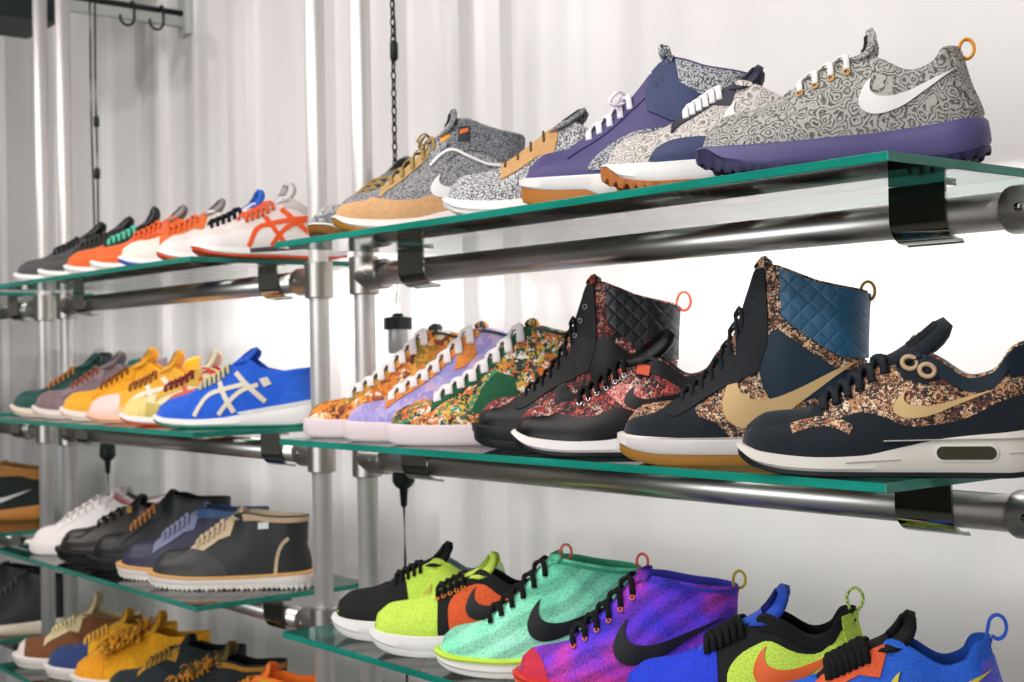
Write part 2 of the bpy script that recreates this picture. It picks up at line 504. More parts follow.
    def both(s, name, poly, mat, **kw):
        s.panel(name, poly, mat, side=-1, **kw); return s.panel(name, poly, mat, side=1, **kw)
    def tongue(s, mat, label_mat=None, t0=None, thick=.006, curl=.0, logo=None):
        p = s.p; t0 = t0 or s.tth-.01; pts = []
        n = 12
        for i in range(n+1):
            t = lerp(t0, s.ttop, i/n); c = s.S(t-.0001 if t >= s.ttop else t, 0)
            zt = s.top(t); pts.append((Vector((s.X(t), s.yc(t), zt-.0015*(1-i/n)-.006*(1-sstep(0, .18, i/n)))), lerp(p['throat']-.0035, p['tw'], sstep(.72, 1.15, i/n))))
        a = pts[-1][0]; b = Vector((p['tip'][0]*s.L, 0, p['tip'][1]))
        d0 = (pts[-1][0]-pts[-3][0]).normalized(); ln = (b-a).length
        m1 = a+d0*ln*.45
        for i in range(1, 8):
            u = i/7; q = a*(1-u)**2+m1*2*u*(1-u)+b*u*u
            pts.append((q, p['tw']*(1 if u < .6 else math.sqrt(max(.02, 1-((u-.6)/.42)**2*.75)))))
        P = [q for q, _ in pts]; fr = frames(P, Vector((0, 1, 0)))
        bm = bmesh.new(); rows = []; K = 10
        s.tpath = []
        for i, (q, w) in enumerate(pts):
            tn = fr[i][0]; nn = Vector((-tn.z, 0, tn.x))
            th = thick*(1 if i < len(pts)-1 else .5); row = []
            free = sstep(n-2, n+4, i)
            s.tpath.append((q, nn, w))
            for k in range(K+1):
                c = -1+2*k/K; dr = w*lerp(.16, s.p.get('droop', .55), free)*c*c
                row.append(q+Vector((0, c*w, 0))-nn*dr+nn*th*.5*(1-c**6))
            for k in range(K+1):
                c = 1-2*k/K; dr = w*lerp(.16, s.p.get('droop', .55), free)*c*c
                row.append(q+Vector((0, c*w, 0))-nn*dr-nn*th*.5*(1-c**6))
            rows.append([bm.verts.new(v) for v in row])
        for a, b in zip(rows, rows[1:]):
            m = len(a)
            for k in range(m): bm.faces.new((a[k], a[(k+1) % m], b[(k+1) % m], b[k]))
        for r in (rows[0], rows[-1]):
            for k in range(K): bm.faces.new((r[k], r[k+1], r[2*K-k], r[2*K+1-k]))
        bmesh.ops.remove_doubles(bm, verts=bm.verts[:], dist=2e-5)
        o = mk('tongue', bm, mat, s.root)
        if label_mat:
            bm = bmesh.new(); g = []
            i0 = n+2
            for i in range(i0, i0+5):
                q, nn, w = s.tpath[i]; row = []
                for k in range(7):
                    c = (-1+2*k/6)*.62
                    row.append(bm.verts.new(q+Vector((0, c*w, 0))-nn*w*s.p.get('droop', .55)*c*c+nn*(thick*.5+.0012)))
                g.append(row)
            for a, b in zip(g, g[1:]):
                for k in range(6): bm.faces.new((a[k], a[k+1], b[k+1], b[k]))
            bmesh.ops.solidify(bm, geom=bm.faces[:], thickness=.001)
            lb = mk('tongue_label', bm, label_mat, o)
            if logo:
                bm = bmesh.new(); sw = swoosh_shape(-.48, .15, .48, .6, 1.)
                V, E, F, *_ = delaunay_2d_cdt([Vector(q) for q in sw], [], [list(range(len(sw)))], 1, 1e-7)
                vs = []
                for q in V:
                    f = i0+4*clamp(q.y); i = int(min(f, i0+3)); f -= i
                    A, B = s.tpath[i], s.tpath[i+1]; c = -q.x
                    w = lerp(A[2], B[2], f); nn = A[1].lerp(B[1], f)
                    vs.append(bm.verts.new(A[0].lerp(B[0], f)+Vector((0, c*w, 0))-nn*w*s.p.get('droop', .55)*c*c+nn*(thick*.5+.0028)))
                for f in F:
                    try: bm.faces.new([vs[i] for i in f])
                    except ValueError: pass
                bmesh.ops.solidify(bm, geom=bm.faces[:], thickness=.0008)
                mk('curved_stripe', bm, logo, lb)
        return o
    def laces(s, mat, ts, w=.0035, th=.0013, vv=1.13, style='x', lift=.0045, knot=False):
        bm = bmesh.new()
        tm = s.ttop-.012
        def bar(ta, tb, l2):
            ta, tb = min(ta, tm), min(tb, tm); t = (ta+tb)/2; wr = s.prof(t)[3]
            sl = Vector((-(s.top(t+.01)-s.top(t-.01))/(.02*s.L), 0, 1)).normalized()
            def end(tt, sd):
                n1 = s.N(tt, sd*vv)
                if n1.y*sd < 0: n1 = -n1
                n2 = (n1+sl).normalized()
                return [(s.S(tt, sd*vv)+n1*.0014, n1), (s.S(tt, sd)+n2*l2*.55, n2)]
            A, B = end(ta, -1), end(tb, 1)
            mid = [(Vector((s.X(lerp(ta, tb, f)), s.yc(t)+wr*yy, s.top(lerp(ta, tb, f))))+sl*(l2*h), sl) for f, yy, h in ((.3, -.5, .95), (.5, 0, 1.1), (.7, .5, .95))]
            Q = A+mid+B[::-1]
            P = [Vector(q) for q in catmull([tuple(q[0]) for q in Q], 4)]; UU = [Vector(q).normalized() for q in catmull([tuple(q[1]) for q in Q], 4)]
            sweep(bm, P, w, th, up=UU, seg=8)
        for i, t in enumerate(ts):
            if style == '=' or i == 0: bar(t, t, lift)
            if i+1 < len(ts) and style == 'x':
                bar(t, ts[i+1], lift+.0008); bar(ts[i+1], t, lift+.0028)
        if knot:
            q = s.S(ts[-1], 0)+Vector((-.004, 0, .010))
            for sg in (-1, 1):
                pts = catmull([tuple(q), (q.x-.012, q.y+sg*.014, q.z+.008), (q.x-.022, q.y+sg*.03, q.z-.006), (q.x-.012, q.y+sg*.028, q.z-.012), tuple(q)], 6)
                sweep(bm, pts, w*.8, th, seg=6)
        return mk('laces', bm, mat, s.root)
    def eyelets(s, mat, ts, r=.0036, rr=.0011, vv=1.16, sides=(-1, 1), parent=None):
        for t in ts:
            for sd in sides:
                v = sd*vv; c = s.S(t, v); nn = s.N(t, v)
                if nn.y*sd < 0: nn = -nn
                a = nn.cross(Vector((1, 0, 0))).normalized(); b = nn.cross(a)
                bm = bmesh.new()
                P = [c+nn*.002+a*(r*math.cos(2*PI*k/12))+b*(r*math.sin(2*PI*k/12)) for k in range(12)]
                sweep(bm, P, rr, rr, up=nn, seg=6, closed=True)
                mk('eyelet', bm, mat, s.root)
    def pull(s, mat, z=None, size=.018, wid=.005, t=1., tilt=.3, th=.0019):
        zt = z or s.top(t); x = s.X(t)+s.hx(zt)*sstep(.72, 1., t)-.004; ct = Vector((x+.003+tilt*size*.55, 0, zt+size*.45)); q0 = Vector((x-.001, 0, zt-.006))
        pts = [q0]
        for i in range(13):
            a = PI*1.05-1.65*PI*i/12-tilt*.5
            pts.append(ct+Vector((size*.36*math.cos(a), 0, size*.5*math.sin(a))))
        pts.append(q0+Vector((.004, 0, -.002)))
        P = [Vector(q) for q in catmull([tuple(q) for q in pts], 3)]
        bm = bmesh.new(); sweep(bm, P, wid, th, up=[(p-ct).normalized() for p in P], seg=8)
        return mk('pull_loop', bm, mat, s.root)
    def window(s, t0, t1, z0, z1, matf, mati):
        """visible air unit let into the midsole wall"""
        for sd in (-1, 1):
            for nm, mt, g, dp in (('air_window_frame', matf, 0, .0042), ('air_window', mati, .0022, .0052)):
                bm = bmesh.new(); rows = []
                n = 24; P = []
                xa, xb = t0*s.L+g, t1*s.L-g; za, zb = z0+g, z1-g; r = (zb-za)/2
                for k in range(n):
                    a = 2*PI*k/n; cx = xb-r if math.cos(a) > 0 else xa+r
                    P.append((cx+r*math.cos(a), (za+zb)/2+r*math.sin(a)))
                def on(x, z, d):
                    t = clamp(x/s.L); w = (s.wl(t) if sd < 0 else s.wm(t))*s.cap(t)
                    return Vector((x, sd*(w+d)+s.yc(t), z))
                ring = [bm.verts.new(on(x, z, dp)) for x, z in P]; low = [bm.verts.new(on(x, z, -.002)) for x, z in P]
                bm.faces.new(ring)
                for k in range(n): bm.faces.new((ring[k], ring[(k+1) % n], low[(k+1) % n], low[k]))
                mk(nm, bm, mt, s.root, smooth=False)
    def midstripe(s, name, f, t0, t1, z0, z1, mat, h=.002):
        """a raised line along the midsole wall from (t0,z0) to (t1,z1)"""
        for sd in (-1, 1):
            P, U = [], []
            for i in range(24):
                t = lerp(t0, t1, i/23); w = (s.wl(t) if sd < 0 else s.wm(t))*s.cap(t)
                z = lerp(z0, z1, i/23)+f*math.sin(PI*i/23)
                P.append(Vector((s.L*t, sd*(w+.0022)+s.yc(t), z))); U.append(Vector((0, sd, 0)))
            bm = bmesh.new(); sweep(bm, P, h, .0018, up=U, seg=8); mk(name, bm, mat, s.root)
# ------------------------------------------------------------------ setting
Z_T, Z_M, Z_B, Z_L = .325, 0., -.320, -.605
FLOOR, CEIL, YW = -1.2, 1.75, .60
XW0, XW1 = -5.6, 2.2

def wall_back():
    t = NT('wall paint'); v = t.coord((1., 1., 1.))
    n = t.n('ShaderNodeTexNoise', Scale=2.2, Detail=3.); t.l(v, n.inputs['Vector'])
    col = t.ramp(n.outputs['Fac'], [(.3, '#e7e3e2'), (.7, '#f0eeed')])
    mp = t.n('ShaderNodeMapping'); mp.inputs['Scale'].default_value = (3.2, 1., .55); t.l(v, mp.inputs['Vector'])
    n2 = t.n('ShaderNodeTexNoise', Scale=2.6, Detail=1.); t.l(mp.outputs[0], n2.inputs['Vector'])
    t.bsdf(col, .30, bump=n2.outputs['Fac'], bstr=.5, bdist=.022, **{'Specular IOR Level': .6})
    ribs = [(-4.3, .12), (-3.75, .10), (-3.35, .08), (-2.93, .085), (-2.42, .10), (-2.02, .08), (-1.72, .075), (-1.50, .10), (-1.34, .05)]
    prof = [(XW0, YW)]
    for c, w in ribs:
        prof += [(c-w/2-.012, YW), (c-w/2, YW-.022), (c+w/2, YW-.022), (c+w/2+.012, YW)]
    prof += [(XW1, YW)]
    bm = bmesh.new()
    for (x0, y0), (x1, y1) in zip(prof, prof[1:]):
        bm.faces.new([bm.verts.new(q) for q in ((x0, y0, FLOOR), (x1, y1, FLOOR), (x1, y1, CEIL), (x0, y0, CEIL))])
    for f in list(bm.faces): pass
    bmesh.ops.remove_doubles(bm, verts=bm.verts[:], dist=1e-5)
    # give the wall a thickness
    bk = [bm.verts.new(q) for q in ((XW0, YW+.1, FLOOR), (XW1, YW+.1, FLOOR), (XW1, YW+.1, CEIL), (XW0, YW+.1, CEIL))]
    bm.faces.new(bk)
    mk('wall_back', bm, t.m, smooth=False, kind='structure')

def plane_box(name, a, m):
    bm = bmesh.new(); box(bm, *a); mk(name, bm, m, smooth=False, kind='structure')

wall_back()
t = NT('concrete floor'); v = t.coord(); n = t.n('ShaderNodeTexNoise', Scale=5., Detail=6.); t.l(v, n.inputs['Vector'])
t.bsdf(t.ramp(n.outputs['Fac'], [(.3, '#4a4a46'), (.7, '#63625c')]), .5)
plane_box('floor', (XW0, XW1, -4.2, YW, FLOOR-.1, FLOOR), t.m)
plane_box('ceiling', (XW0, XW1, -4.2, YW+.1, CEIL, CEIL+.1), plain('#8f8c89', .8))
plane_box('wall_front', (XW0, XW1, -4.3, -4.2, FLOOR, CEIL), plain('#4b4d48', .8))
plane_box('wall_left', (XW0-.1, XW0, -4.2, YW+.1, FLOOR, CEIL), plain('#cfcac6', .8))
plane_box('wall_right', (XW1, XW1+.1, -4.2, YW+.1, FLOOR, CEIL), plain('#b5afaa', .8))

# ---- glass shelves
def glass_mats():
    t = NT('shelf glass'); fr = t.n('ShaderNodeFresnel', IOR=1.5)
    tr = t.n('ShaderNodeBsdfTransparent', Color=(.90, .965, .945, 1)); gl = t.n('ShaderNodeBsdfGlossy', Roughness=.0)
    mx = t.n('ShaderNodeMixShader'); t.l(fr.outputs[0], mx.inputs[0]); t.l(tr.outputs[0], mx.inputs[1]); t.l(gl.outputs[0], mx.inputs[2]); t.l(mx.outputs[0], t.out.inputs['Surface'])
    e = NT('shelf glass edge'); v = e.coord((3., 3., 40.)); n = e.n('ShaderNodeTexNoise', Scale=1.5, Detail=2.); e.l(v, n.inputs['Vector'])
    e.bsdf(e.ramp(n.outputs['Fac'], [(.3, '#158a78'), (.7, '#26ad98')]), .14, **{'Transmission Weight': .35, 'IOR': 1.5})
    return [t.m, e.m]
GM = glass_mats()
def shelf(x0, x1, z, label, y0=0., y1=.38, th=.010):
    bm = bmesh.new(); box(bm, x0, x1, y0, y1, z-th, z, bev=.0008)
    bm.normal_update()
    for f in bm.faces: f.material_index = 0 if abs(f.normal.z) > .9 else 1
    o = mk('glass_shelf', bm, GM, smooth=False)
    tag(o, label, 'shelf', 'glass display shelves')
shelf(-1.179, .021, Z_T, 'green-edged glass shelf on the right holding the grey paisley running shoe', y0=-.015)
shelf(-1.200, 0., Z_M, 'green-edged glass shelf in the middle on the right holding the navy sneakers')
shelf(-1.200, 0., Z_B, 'green-edged glass shelf on the right holding the neon running shoes')
LX0, LX1 = -2.618, -1.518
shelf(LX0, LX1, Z_T, 'glass shelf on the left holding the orange and white running shoes')
shelf(LX0, LX1, Z_M, 'glass shelf on the left holding the blue and yellow trainers')
shelf(LX0, LX1, Z_B, 'glass shelf on the left holding the dark leather shoes')
shelf(LX0, LX1, Z_L, 'lowest glass shelf on the left holding the yellow suede shoes')
FX0, FX1 = -3.9, -2.90
shelf(FX0, FX1, Z_T, 'far left glass shelf beyond the left pole, highest of its column')
shelf(FX0, FX1, Z_M, 'far left glass shelf beyond the left pole, bare at its end')
shelf(FX0, FX1, Z_B, 'far left glass shelf holding the black and tan shoe')
shelf(FX0, FX1, Z_L, 'far left glass shelf holding the dark boots')

# ---- pipe racks
STEEL = metal('#d2cfca', .33); POLE = plain('#dad7d5', .42, .55); FIT = metal('#b5b1ab', .38); CHR = metal('#9a9c96', .06)
YR, RR = .205, .0205
def rack(label, xl, xr, zs, clips):
    r = empty('pipe_rack', ((xl+xr)/2, YR, FLOOR)); tag(r, label, 'display rack', 'steel pipe racks')
    ox, oy, oz = r.location
    def P(name, bm, m): return mk(name, bm, m, r)
    def shift(bm): bmesh.ops.translate(bm, verts=bm.verts[:], vec=(-ox, -oy, -oz)); return bm
    for x in (xl, xr):
        bm = bmesh.new(); cyl(bm, (x, YR, FLOOR), (x, YR, CEIL-.02), .0185, 32); P('pole', shift(bm), POLE)
        bm = bmesh.new(); lathe(bm, [(.05, 0), (.05, .008), (.03, .012), (.026, .04)], (x, YR, FLOOR)); P('base_flange', shift(bm), FIT)
    for z in zs:
        zc = z-.0465
        bm = bmesh.new(); cyl(bm, (xl, YR, zc), (xr, YR, zc), RR, 40); P('rail', shift(bm), STEEL)
        for x, d in ((xl, 1), (xr, -1)):
            bm = bmesh.new()
            lathe(bm, [(.0225, -.034), (.0265, -.032), (.0265, .032), (.0225, .034)], (x, YR, zc))
            pr = [(.0262, 0), (.0262, .066), (.0245, .070), (.0215, .070)]
            lathe(bm, [(a, d*h) for a, h in pr], (x, YR, zc), axis='x')
            o = P('tee_fitting', shift(bm), FIT); sharp(o, 50)
            bm = bmesh.new(); lathe(bm, [(.0045, -.0285), (.0045, -.024), (.003, -.022)], (x+d*.045, YR, zc), axis='y', seg=12); mk('set_screw', shift(bm), CHR, o)
        for c in clips:
            pts = [(-.006, .0360), (-.0285, .0360), (-.0285, 0.)]
            for k in range(1, 13):
                a = PI+k/12*math.radians(98); pts.append((.0285*math.cos(a), .0285*math.sin(a)))
            pts.append((pts[-1][0]+.004, pts[-1][1]-.002))
            inn = [(-.006, .0325), (-.0250, .0325), (-.0250, 0.)]
            for k in range(1, 13):
                a = PI+k/12*math.radians(98); inn.append((.0250*math.cos(a), .0250*math.sin(a)))
            inn.append((inn[-1][0]+.004, inn[-1][1]-.0024))
            lp = pts+inn[::-1]; hw = .0365
            bm = bmesh.new(); A = [bm.verts.new((c-hw, YR+y, zc+q)) for y, q in lp]; B = [bm.verts.new((c+hw, YR+y, zc+q)) for y, q in lp]
            n = len(lp); h = len(pts)
            for i in range(n): bm.faces.new((A[i], A[(i+1) % n], B[(i+1) % n], B[i]))
            for S_ in (A, B):
                for i in range(h-1): bm.faces.new((S_[i], S_[i+1], S_[n-2-i], S_[n-1-i]))
            o = P('saddle_clip', shift(bm), CHR); sharp(o, 30)
    return r
rack('steel pipe rack on the right carrying the three nearest glass shelves', -1.25, .088, (Z_T, Z_M, Z_B), (-.080, -1.065))
rack('steel pipe rack on the left carrying four glass shelves of shoes', -2.65, -1.405, (Z_T, Z_M, Z_B, Z_L), (-1.55, -2.50))
rack('steel pipe rack at the far left edge behind the left pole', -4.05, -2.81, (Z_T, Z_M, Z_B, Z_L), (-2.97, -3.85))

# ---- chains, cables
BLK = plain('#15201d', .45); DKC = plain('#2a2420', .6)
def chain():
    x, y = -1.285, .30
    r = empty('hanging_chain', (x, y, CEIL)); tag(r, 'dark knotted chain hanging in front of the white wall on the right', 'chain')
    bm = bmesh.new(); z = 1.0; k = 0
    while z > .42:
        up = Vector((1, 0, 0)) if k % 2 else Vector((0, 1, 0)); sd = Vector((0, 1, 0)) if k % 2 else Vector((1, 0, 0))
        P = [Vector((0, 0, z-CEIL))+sd*(.0042*math.cos(2*PI*i/12))+Vector((0, 0, .011*math.sin(2*PI*i/12))) for i in range(12)]
        sweep(bm, P, .0017, .0017, up=up, seg=6, closed=True); z -= .0165; k += 1
    mk('chain_links', bm, BLK, r)
    bm = bmesh.new(); sweep(bm, [(.005+.002*math.sin(i*1.3), .002*math.cos(i*1.7), .70+i*.05-CEIL) for i in range(22)], .0022, .0022, seg=8); mk('chain_strand', bm, DKC, r)
    bm = bmesh.new(); sweep(bm, [(0, 0, 1.0-CEIL), (0, 0, -.01)], .002, .002, seg=8); mk('wire', bm, BLK, r)
    bm = bmesh.new(); lathe(bm, [(.004, -.02), (.008, -.015), (.008, .012), (.004, .018)], (.003, 0, .70-CEIL), seg=10); mk('clasp', bm, BLK, r)
chain()
def plug(x, y, zc, z_wire, label, down):
    """a black cord plug hanging under a rail with its cord running down"""
    r = empty('cord_plug', (x, y, zc)); tag(r, label, 'plug', 'black cord plugs')
    bm = bmesh.new(); lathe(bm, [(.012, .022), (.020, .018), (.021, -.012), (.016, -.020), (.008, -.026), (.006, -.055), (.003, -.060)], (0, 0, 0)); mk('plug_body', bm, BLK, r)
    bm = bmesh.new(); sweep(bm, [(0, 0, -.058), (.001, 0, -.15), (0, 0, z_wire-zc)], .0022, .0022, seg=8); mk('cord', bm, BLK, r)
plug(-1.275, .30, -.085, -.60, 'black plug with a thin cord hanging beside the black and lime shoe', 1)
plug(-2.63, .30, -.100, -.32, 'black plug with a thin cord hanging above the white sneakers', 1)
plug(-2.64, .30, .135, .03, 'black cord end hanging above the grey suede trainer on the left', 1)
def can_light():
    x, y, z = -1.285, .30, .195
    r = empty('hanging_can_light', (x, y, z)); tag(r, 'small grey cylinder with black cap hanging under the top shelf', 'lamp')
    bm = bmesh.new(); lathe(bm, [(.008, .018), (.012, .012), (.026, .010), (.026, -.012), (.019, -.012)], (0, 0, 0)); sharp(mk('cap', bm, BLK, r), 40)
    bm = bmesh.new(); lathe(bm, [(.0185, -.012), (.0185, -.052), (.016, -.056)], (0, 0, 0)); sharp(mk('can', bm, plain('#b9bcbe', .3, .4), r), 40)
    bm = bmesh.new(); sweep(bm, [(0, 0, .016), (0, 0, .03)]+[(.006*math.sin(2*PI*i/12), 0, .045-.012*math.cos(2*PI*i/12)) for i in range(1, 12)]+[(0, 0, .06), (0, 0, .11)], .0008, .0008, up=Vector((0, 1, 0)), seg=6); mk('wire', bm, plain('#777777', .4, .6), r)
can_light()
def cables():
    x, y = -2.48, .205
    x, y = -2.655, .275
    r = empty('hanging_cables', (x, y, CEIL)); tag(r, 'pair of thin dark cables hanging down by the left pole', 'cable')
    for k, (dx, ze) in enumerate(((0, .40), (.045, .40))):
        bm = bmesh.new(); sweep(bm, [(dx+.003*math.sin(i*1.1+k)+(.02*i/14 if k == 0 else 0), 0, lerp(-.02, ze-CEIL, i/14)) for i in range(15)], .0028, .0028, seg=8); mk('cable', bm, DKC, r)
    for z in (.755, .62):
        bm = bmesh.new(); lathe(bm, [(.003, -.016), (.0075, -.012), (.0075, .010), (.003, .016)], (.045, 0, z-CEIL), seg=10); mk('clasp', bm, BLK, r)
cables()
def hook_rail():
    r = empty('hook_rail', (-2.74, YW, 1.105)); tag(r, 'dark rod with hooks sticking out of the wall at the top left', 'hook rail')
    bm = bmesh.new(); cyl(bm, (0, -.37, 0), (0, -.015, 0), .008, 16); mk('rod', bm, BLK, r)
    bm = bmesh.new(); box(bm, -.012, .012, -.36, -.001, -.040, -.012, bev=.002); mk('backing_bar', bm, plain('#b9bdb8', .4), r, smooth=False)
    bm = bmesh.new(); box(bm, -.03, .03, -.018, -.0005, -.06, .06, bev=.003); mk('wall_plate', bm, plain('#c9ccc8', .4), r, smooth=False)
    for hy in (-.165, -.08):
        P = [(-.010, hy, .006), (.0, hy, .0115), (.012, hy, .002), (.012, hy, -.03)]+[(.012, hy-.020+.020*math.cos(a), -.036+.022*math.sin(a)) for a in [-.2-PI*i/8 for i in range(9)]]
        bm = bmesh.new(); sweep(bm, catmull(P, 4), .0038, .0038, up=Vector((1, .1, .1)), seg=8); mk('hook', bm, BLK, r)
hook_rail()
def speaker():
    r = empty('ceiling_speaker', (-2.99, .20, 1.10)); tag(r, 'dark boxy speaker at the upper left corner', 'speaker')
    bm = bmesh.new(); box(bm, -.16, .10, -.09, .10, -.03, .20, bev=.012); mk('cabinet', bm, plain('#1d2a2c', .5), r, smooth=False)
    bm = bmesh.new(); box(bm, -.145, .085, -.096, -.088, -.02, .19, bev=.002); mk('grille', bm, meshcloth('#222a2c', '#0b0d0e', 300), r, smooth=False)
    bm = bmesh.new(); cyl(bm, (-.03, 0, .2), (-.03, 0, CEIL-1.10), .012, 12); mk('bracket', bm, BLK, r)
speaker()

# ---- lamps above the aisle
def lamp(x, y, z, aim, watts, size, label, col=(1, .96, .92)):
    r = empty('track_spotlight', (x, y, CEIL)); tag(r, label, 'spotlight', 'ceiling spotlights over the aisle')
    d = (Vector(aim)-Vector((x, y, z))).normalized()
    p0 = Vector((0, 0, z-CEIL)); 
    bm = bmesh.new(); cyl(bm, p0-d*.16, p0-d*.02, .055, 24); mk('lamp_head', bm, BLK, r)
    bm = bmesh.new(); cyl(bm, p0-d*.10, (0, 0, -.001), .010, 12); mk('stem', bm, BLK, r)
    L = bpy.data.lights.new('spot_beam', 'AREA'); L.shape = 'DISK'; L.size = size; L.energy = watts; L.color = col; L.spread = math.radians(150)
    o = bpy.data.objects.new('lamp_beam', L); link(o, r); o.location = p0
    o.rotation_euler = d.to_track_quat('-Z', 'Y').to_euler()
LED, DAY, EXPO = 2.3, 64., .34  # strengths of the added strips and the frontal fill, then exposure
# ------------------------------------------------------------------ shoe families
ROSHE = dict(L=.312, zb=[(0, .020), (.06, .009), (.16, .002), (.26, 0), (.85, 0), (.93, .003), (1, .011)],
             zm=[(0, .038), (.08, .035), (.25, .033), (.6, .037), (.85, .045), (1, .051)], ot=[(0, .010), (1, .010)],
             top=[(0, .056), (.03, .065), (.1, .073), (.22, .079), (.36, .097), (.53, .121), (.58, .125), (.64, .118), (.76, .100), (.86, .107), (.93, .122), (1, .126)],
             lean=[(0, 0), (.05, 0), (.09, -.013), (.13, -.024)], tth=.32, ttop=.53, tip=(.625, .152))
AM = dict(L=.305, zb=[(0, .018), (.07, .008), (.2, .001), (.3, 0), (.87, 0), (.94, .002), (1, .008)],
          zm=[(0, .034), (.1, .026), (.28, .022), (.42, .024), (.56, .034), (.7, .044), (.85, .049), (1, .052)], ot=[(0, .012), (.1, .006), (1, .006)],
          top=[(0, .050), (.03, .059), (.1, .065), (.2, .068), (.3, .078), (.42, .101), (.53, .124), (.60, .129), (.66, .122), (.78, .101), (.86, .107), (.93, .132), (1, .138)],
          tth=.27, ttop=.53, tip=(.69, .163), tw=.034)
CHUKKA = dict(L=.305, top=[(0, .050), (.03, .059), (.1, .065), (.2, .071), (.3, .090), (.42, .122), (.5, .148), (.55, .163), (.62, .161), (.8, .152), (1, .146)],
              zm=[(0, .034), (.1, .029), (.3, .027), (.6, .033), (.85, .042), (1, .046)], tth=.24, ttop=.545, tip=(.545, .168), rimw=.036)
BOOT = dict(L=.305, zb=[(0, .012), (.08, .004), (.2, 0), (.9, 0), (1, .004)], zm=[(0, .037), (.1, .034), (.3, .032), (.6, .033), (1, .040)], ot=[(0, .013), (1, .013)],
            top=[(0, .054), (.03, .064), (.1, .071), (.22, .076), (.32, .092), (.42, .124), (.48, .160), (.53, .205), (.565, .230), (.62, .230), (.7, .222), (.8, .210), (1, .197)],
            tth=.23, ttop=.56, tip=(.55, .236), rimw=.038, throat=.021, lean=[(0, 0), (.05, 0), (.1, -.010), (.16, -.008), (.23, -.002)],
            midprof=[(0, .002), (.15, .004), (.85, .004), (1, .001)])
VULC = dict(L=.332, zb=[(0, .005), (.06, .001), (.15, 0), (1, 0)], zm=[(0, .033), (.2, .031), (.6, .031), (1, .034)], ot=[(0, .004), (1, .004)],
            top=[(0, .046), (.03, .054), (.1, .060), (.2, .066), (.3, .084), (.42, .108), (.56, .149), (.65, .174), (.71, .173), (.82, .165), (1, .157)],
            tth=.24, ttop=.65, tip=(.645, .183), rimw=.036, throat=.022, midprof=[(0, .003), (.2, .004), (.85, .004), (1, .001)])
RACER = dict(L=.298, zb=[(0, .014), (.07, .006), (.2, .001), (.3, 0), (.86, 0), (1, .006)], zm=[(0, .028), (.1, .021), (.3, .018), (.45, .020), (.65, .032), (.85, .041), (1, .047)], ot=[(0, .008), (.1, .005), (1, .005)],
             top=[(0, .042), (.03, .050), (.1, .057), (.2, .063), (.3, .076), (.42, .092), (.57, .118), (.63, .112), (.75, .093), (.85, .096), (.93, .106), (1, .108)], tth=.28, ttop=.53, tip=(.645, .148))
DERBY = dict(L=.310, zb=[(0, .010), (.07, .003), (.2, 0), (1, 0)], zm=[(0, .034), (.1, .029), (.3, .026), (.6, .027), (1, .034)], ot=[(0, .012), (1, .012)],
             top=[(0, .050), (.03, .060), (.1, .068), (.22, .073), (.32, .088), (.42, .104), (.55, .124), (.62, .124), (.75, .115), (.88, .117), (1, .120)], tth=.28, ttop=.52, tip=(.62, .150), rimw=.036,
             flare=.005, midprof=[(0, .004), (.3, .006), (.8, .006), (1, .002)])
WHT = rubber('#efecea'); GUM = rubber('#b9762f'); BLKR = rubber('#17191c'); WLACE = plain('#f4f1ef', .75); BLACE = plain('#090a0b', .85); EYE = metal('#b9bcc0', .25)

def cap_poly(t0, tc, t1=None):
    """toe cap outline across both sides: reaches t0 at the sole and tc over the top"""
    return [(0.0, -2), (t0*.5, -2)]+catmull([(t0, -2), ((t0+tc)/2+.012, -1), (tc, 0), ((t0+tc)/2+.012, 1), (t0, 2)], 5)+[(t0*.5, 2), (0.0, 2)]
def toe_cap(s, mat, t0=.2, tc=.14, name='toe_cap', **k): return s.panel(name, cap_poly(t0, tc), mat, mode='v', **k)
def mudguard(s, mat, pts=None, **k):
    up = catmull(pts or [(0, .050), (.05, .055), (.12, .054), (.2, .047), (.32, .043), (.43, .048), (.5, .053), (.56, .048), (.65, .052), (.8, .066), (1, .080)], 4)
    z = [s.zm(t)-.006 for t in (1, .85, .7, .55, .4, .25, .1, 0)]
    return s.both('mudguard', up+list(zip((1, .85, .7, .55, .4, .25, .1, 0), z)), mat, **k)
def eyestay(s, mat, d=.017, t0=None, t1=None, tail=.03, **k):
    a, b = t0 or s.tth-.03, t1 or s.ttop+.02
    n = 8; up = [(lerp(a, b, i/n), .0002, 1) for i in range(n+1)]
    lo = [(b+.004, d*.6, 1), (b-.02, d+tail*.6, 1), (b-.06, d+tail*.3, 1)]+[(lerp(b-.09, a, i/5), d*(1-.1*i/5), 1) for i in range(6)]
    return s.both('eyestay', up+lo, mat, off=.0018, **k)
def collar(s, mat, d=.018, t0=None, **k):
    a = t0 or s.ttop+.015; n = 10
    up = [(lerp(a, 1, i/n), .0002, 1) for i in range(n+1)]
    lo = [(1, d, 1), (.9, d, 1), (.78, d*.8, 1), ((a+.78)/2, d, 1), (a+.01, d*1.2, 1)]
    return s.both('collar', up+lo, mat, off=.0022, **k)
def heel_panel(s, mat, t0=.82, z1=.095, name='heel_counter', **k):
    z0 = s.zm(.9)-.006
    return s.both(name, catmull([(t0-.04, z0), (t0-.02, z0+.018), (t0+.04, z1-.012), (t0+.1, z1), (1, z1+.003)], 4)+[(1, z0), (.92, z0)], mat, **k)
def swoosh(s, mat, t0, z0, t1, z1, name='curved_stripe', **k): return s.both(name, swoosh_shape(t0, z0, t1, z1, s.L), mat, off=.0026, **k)
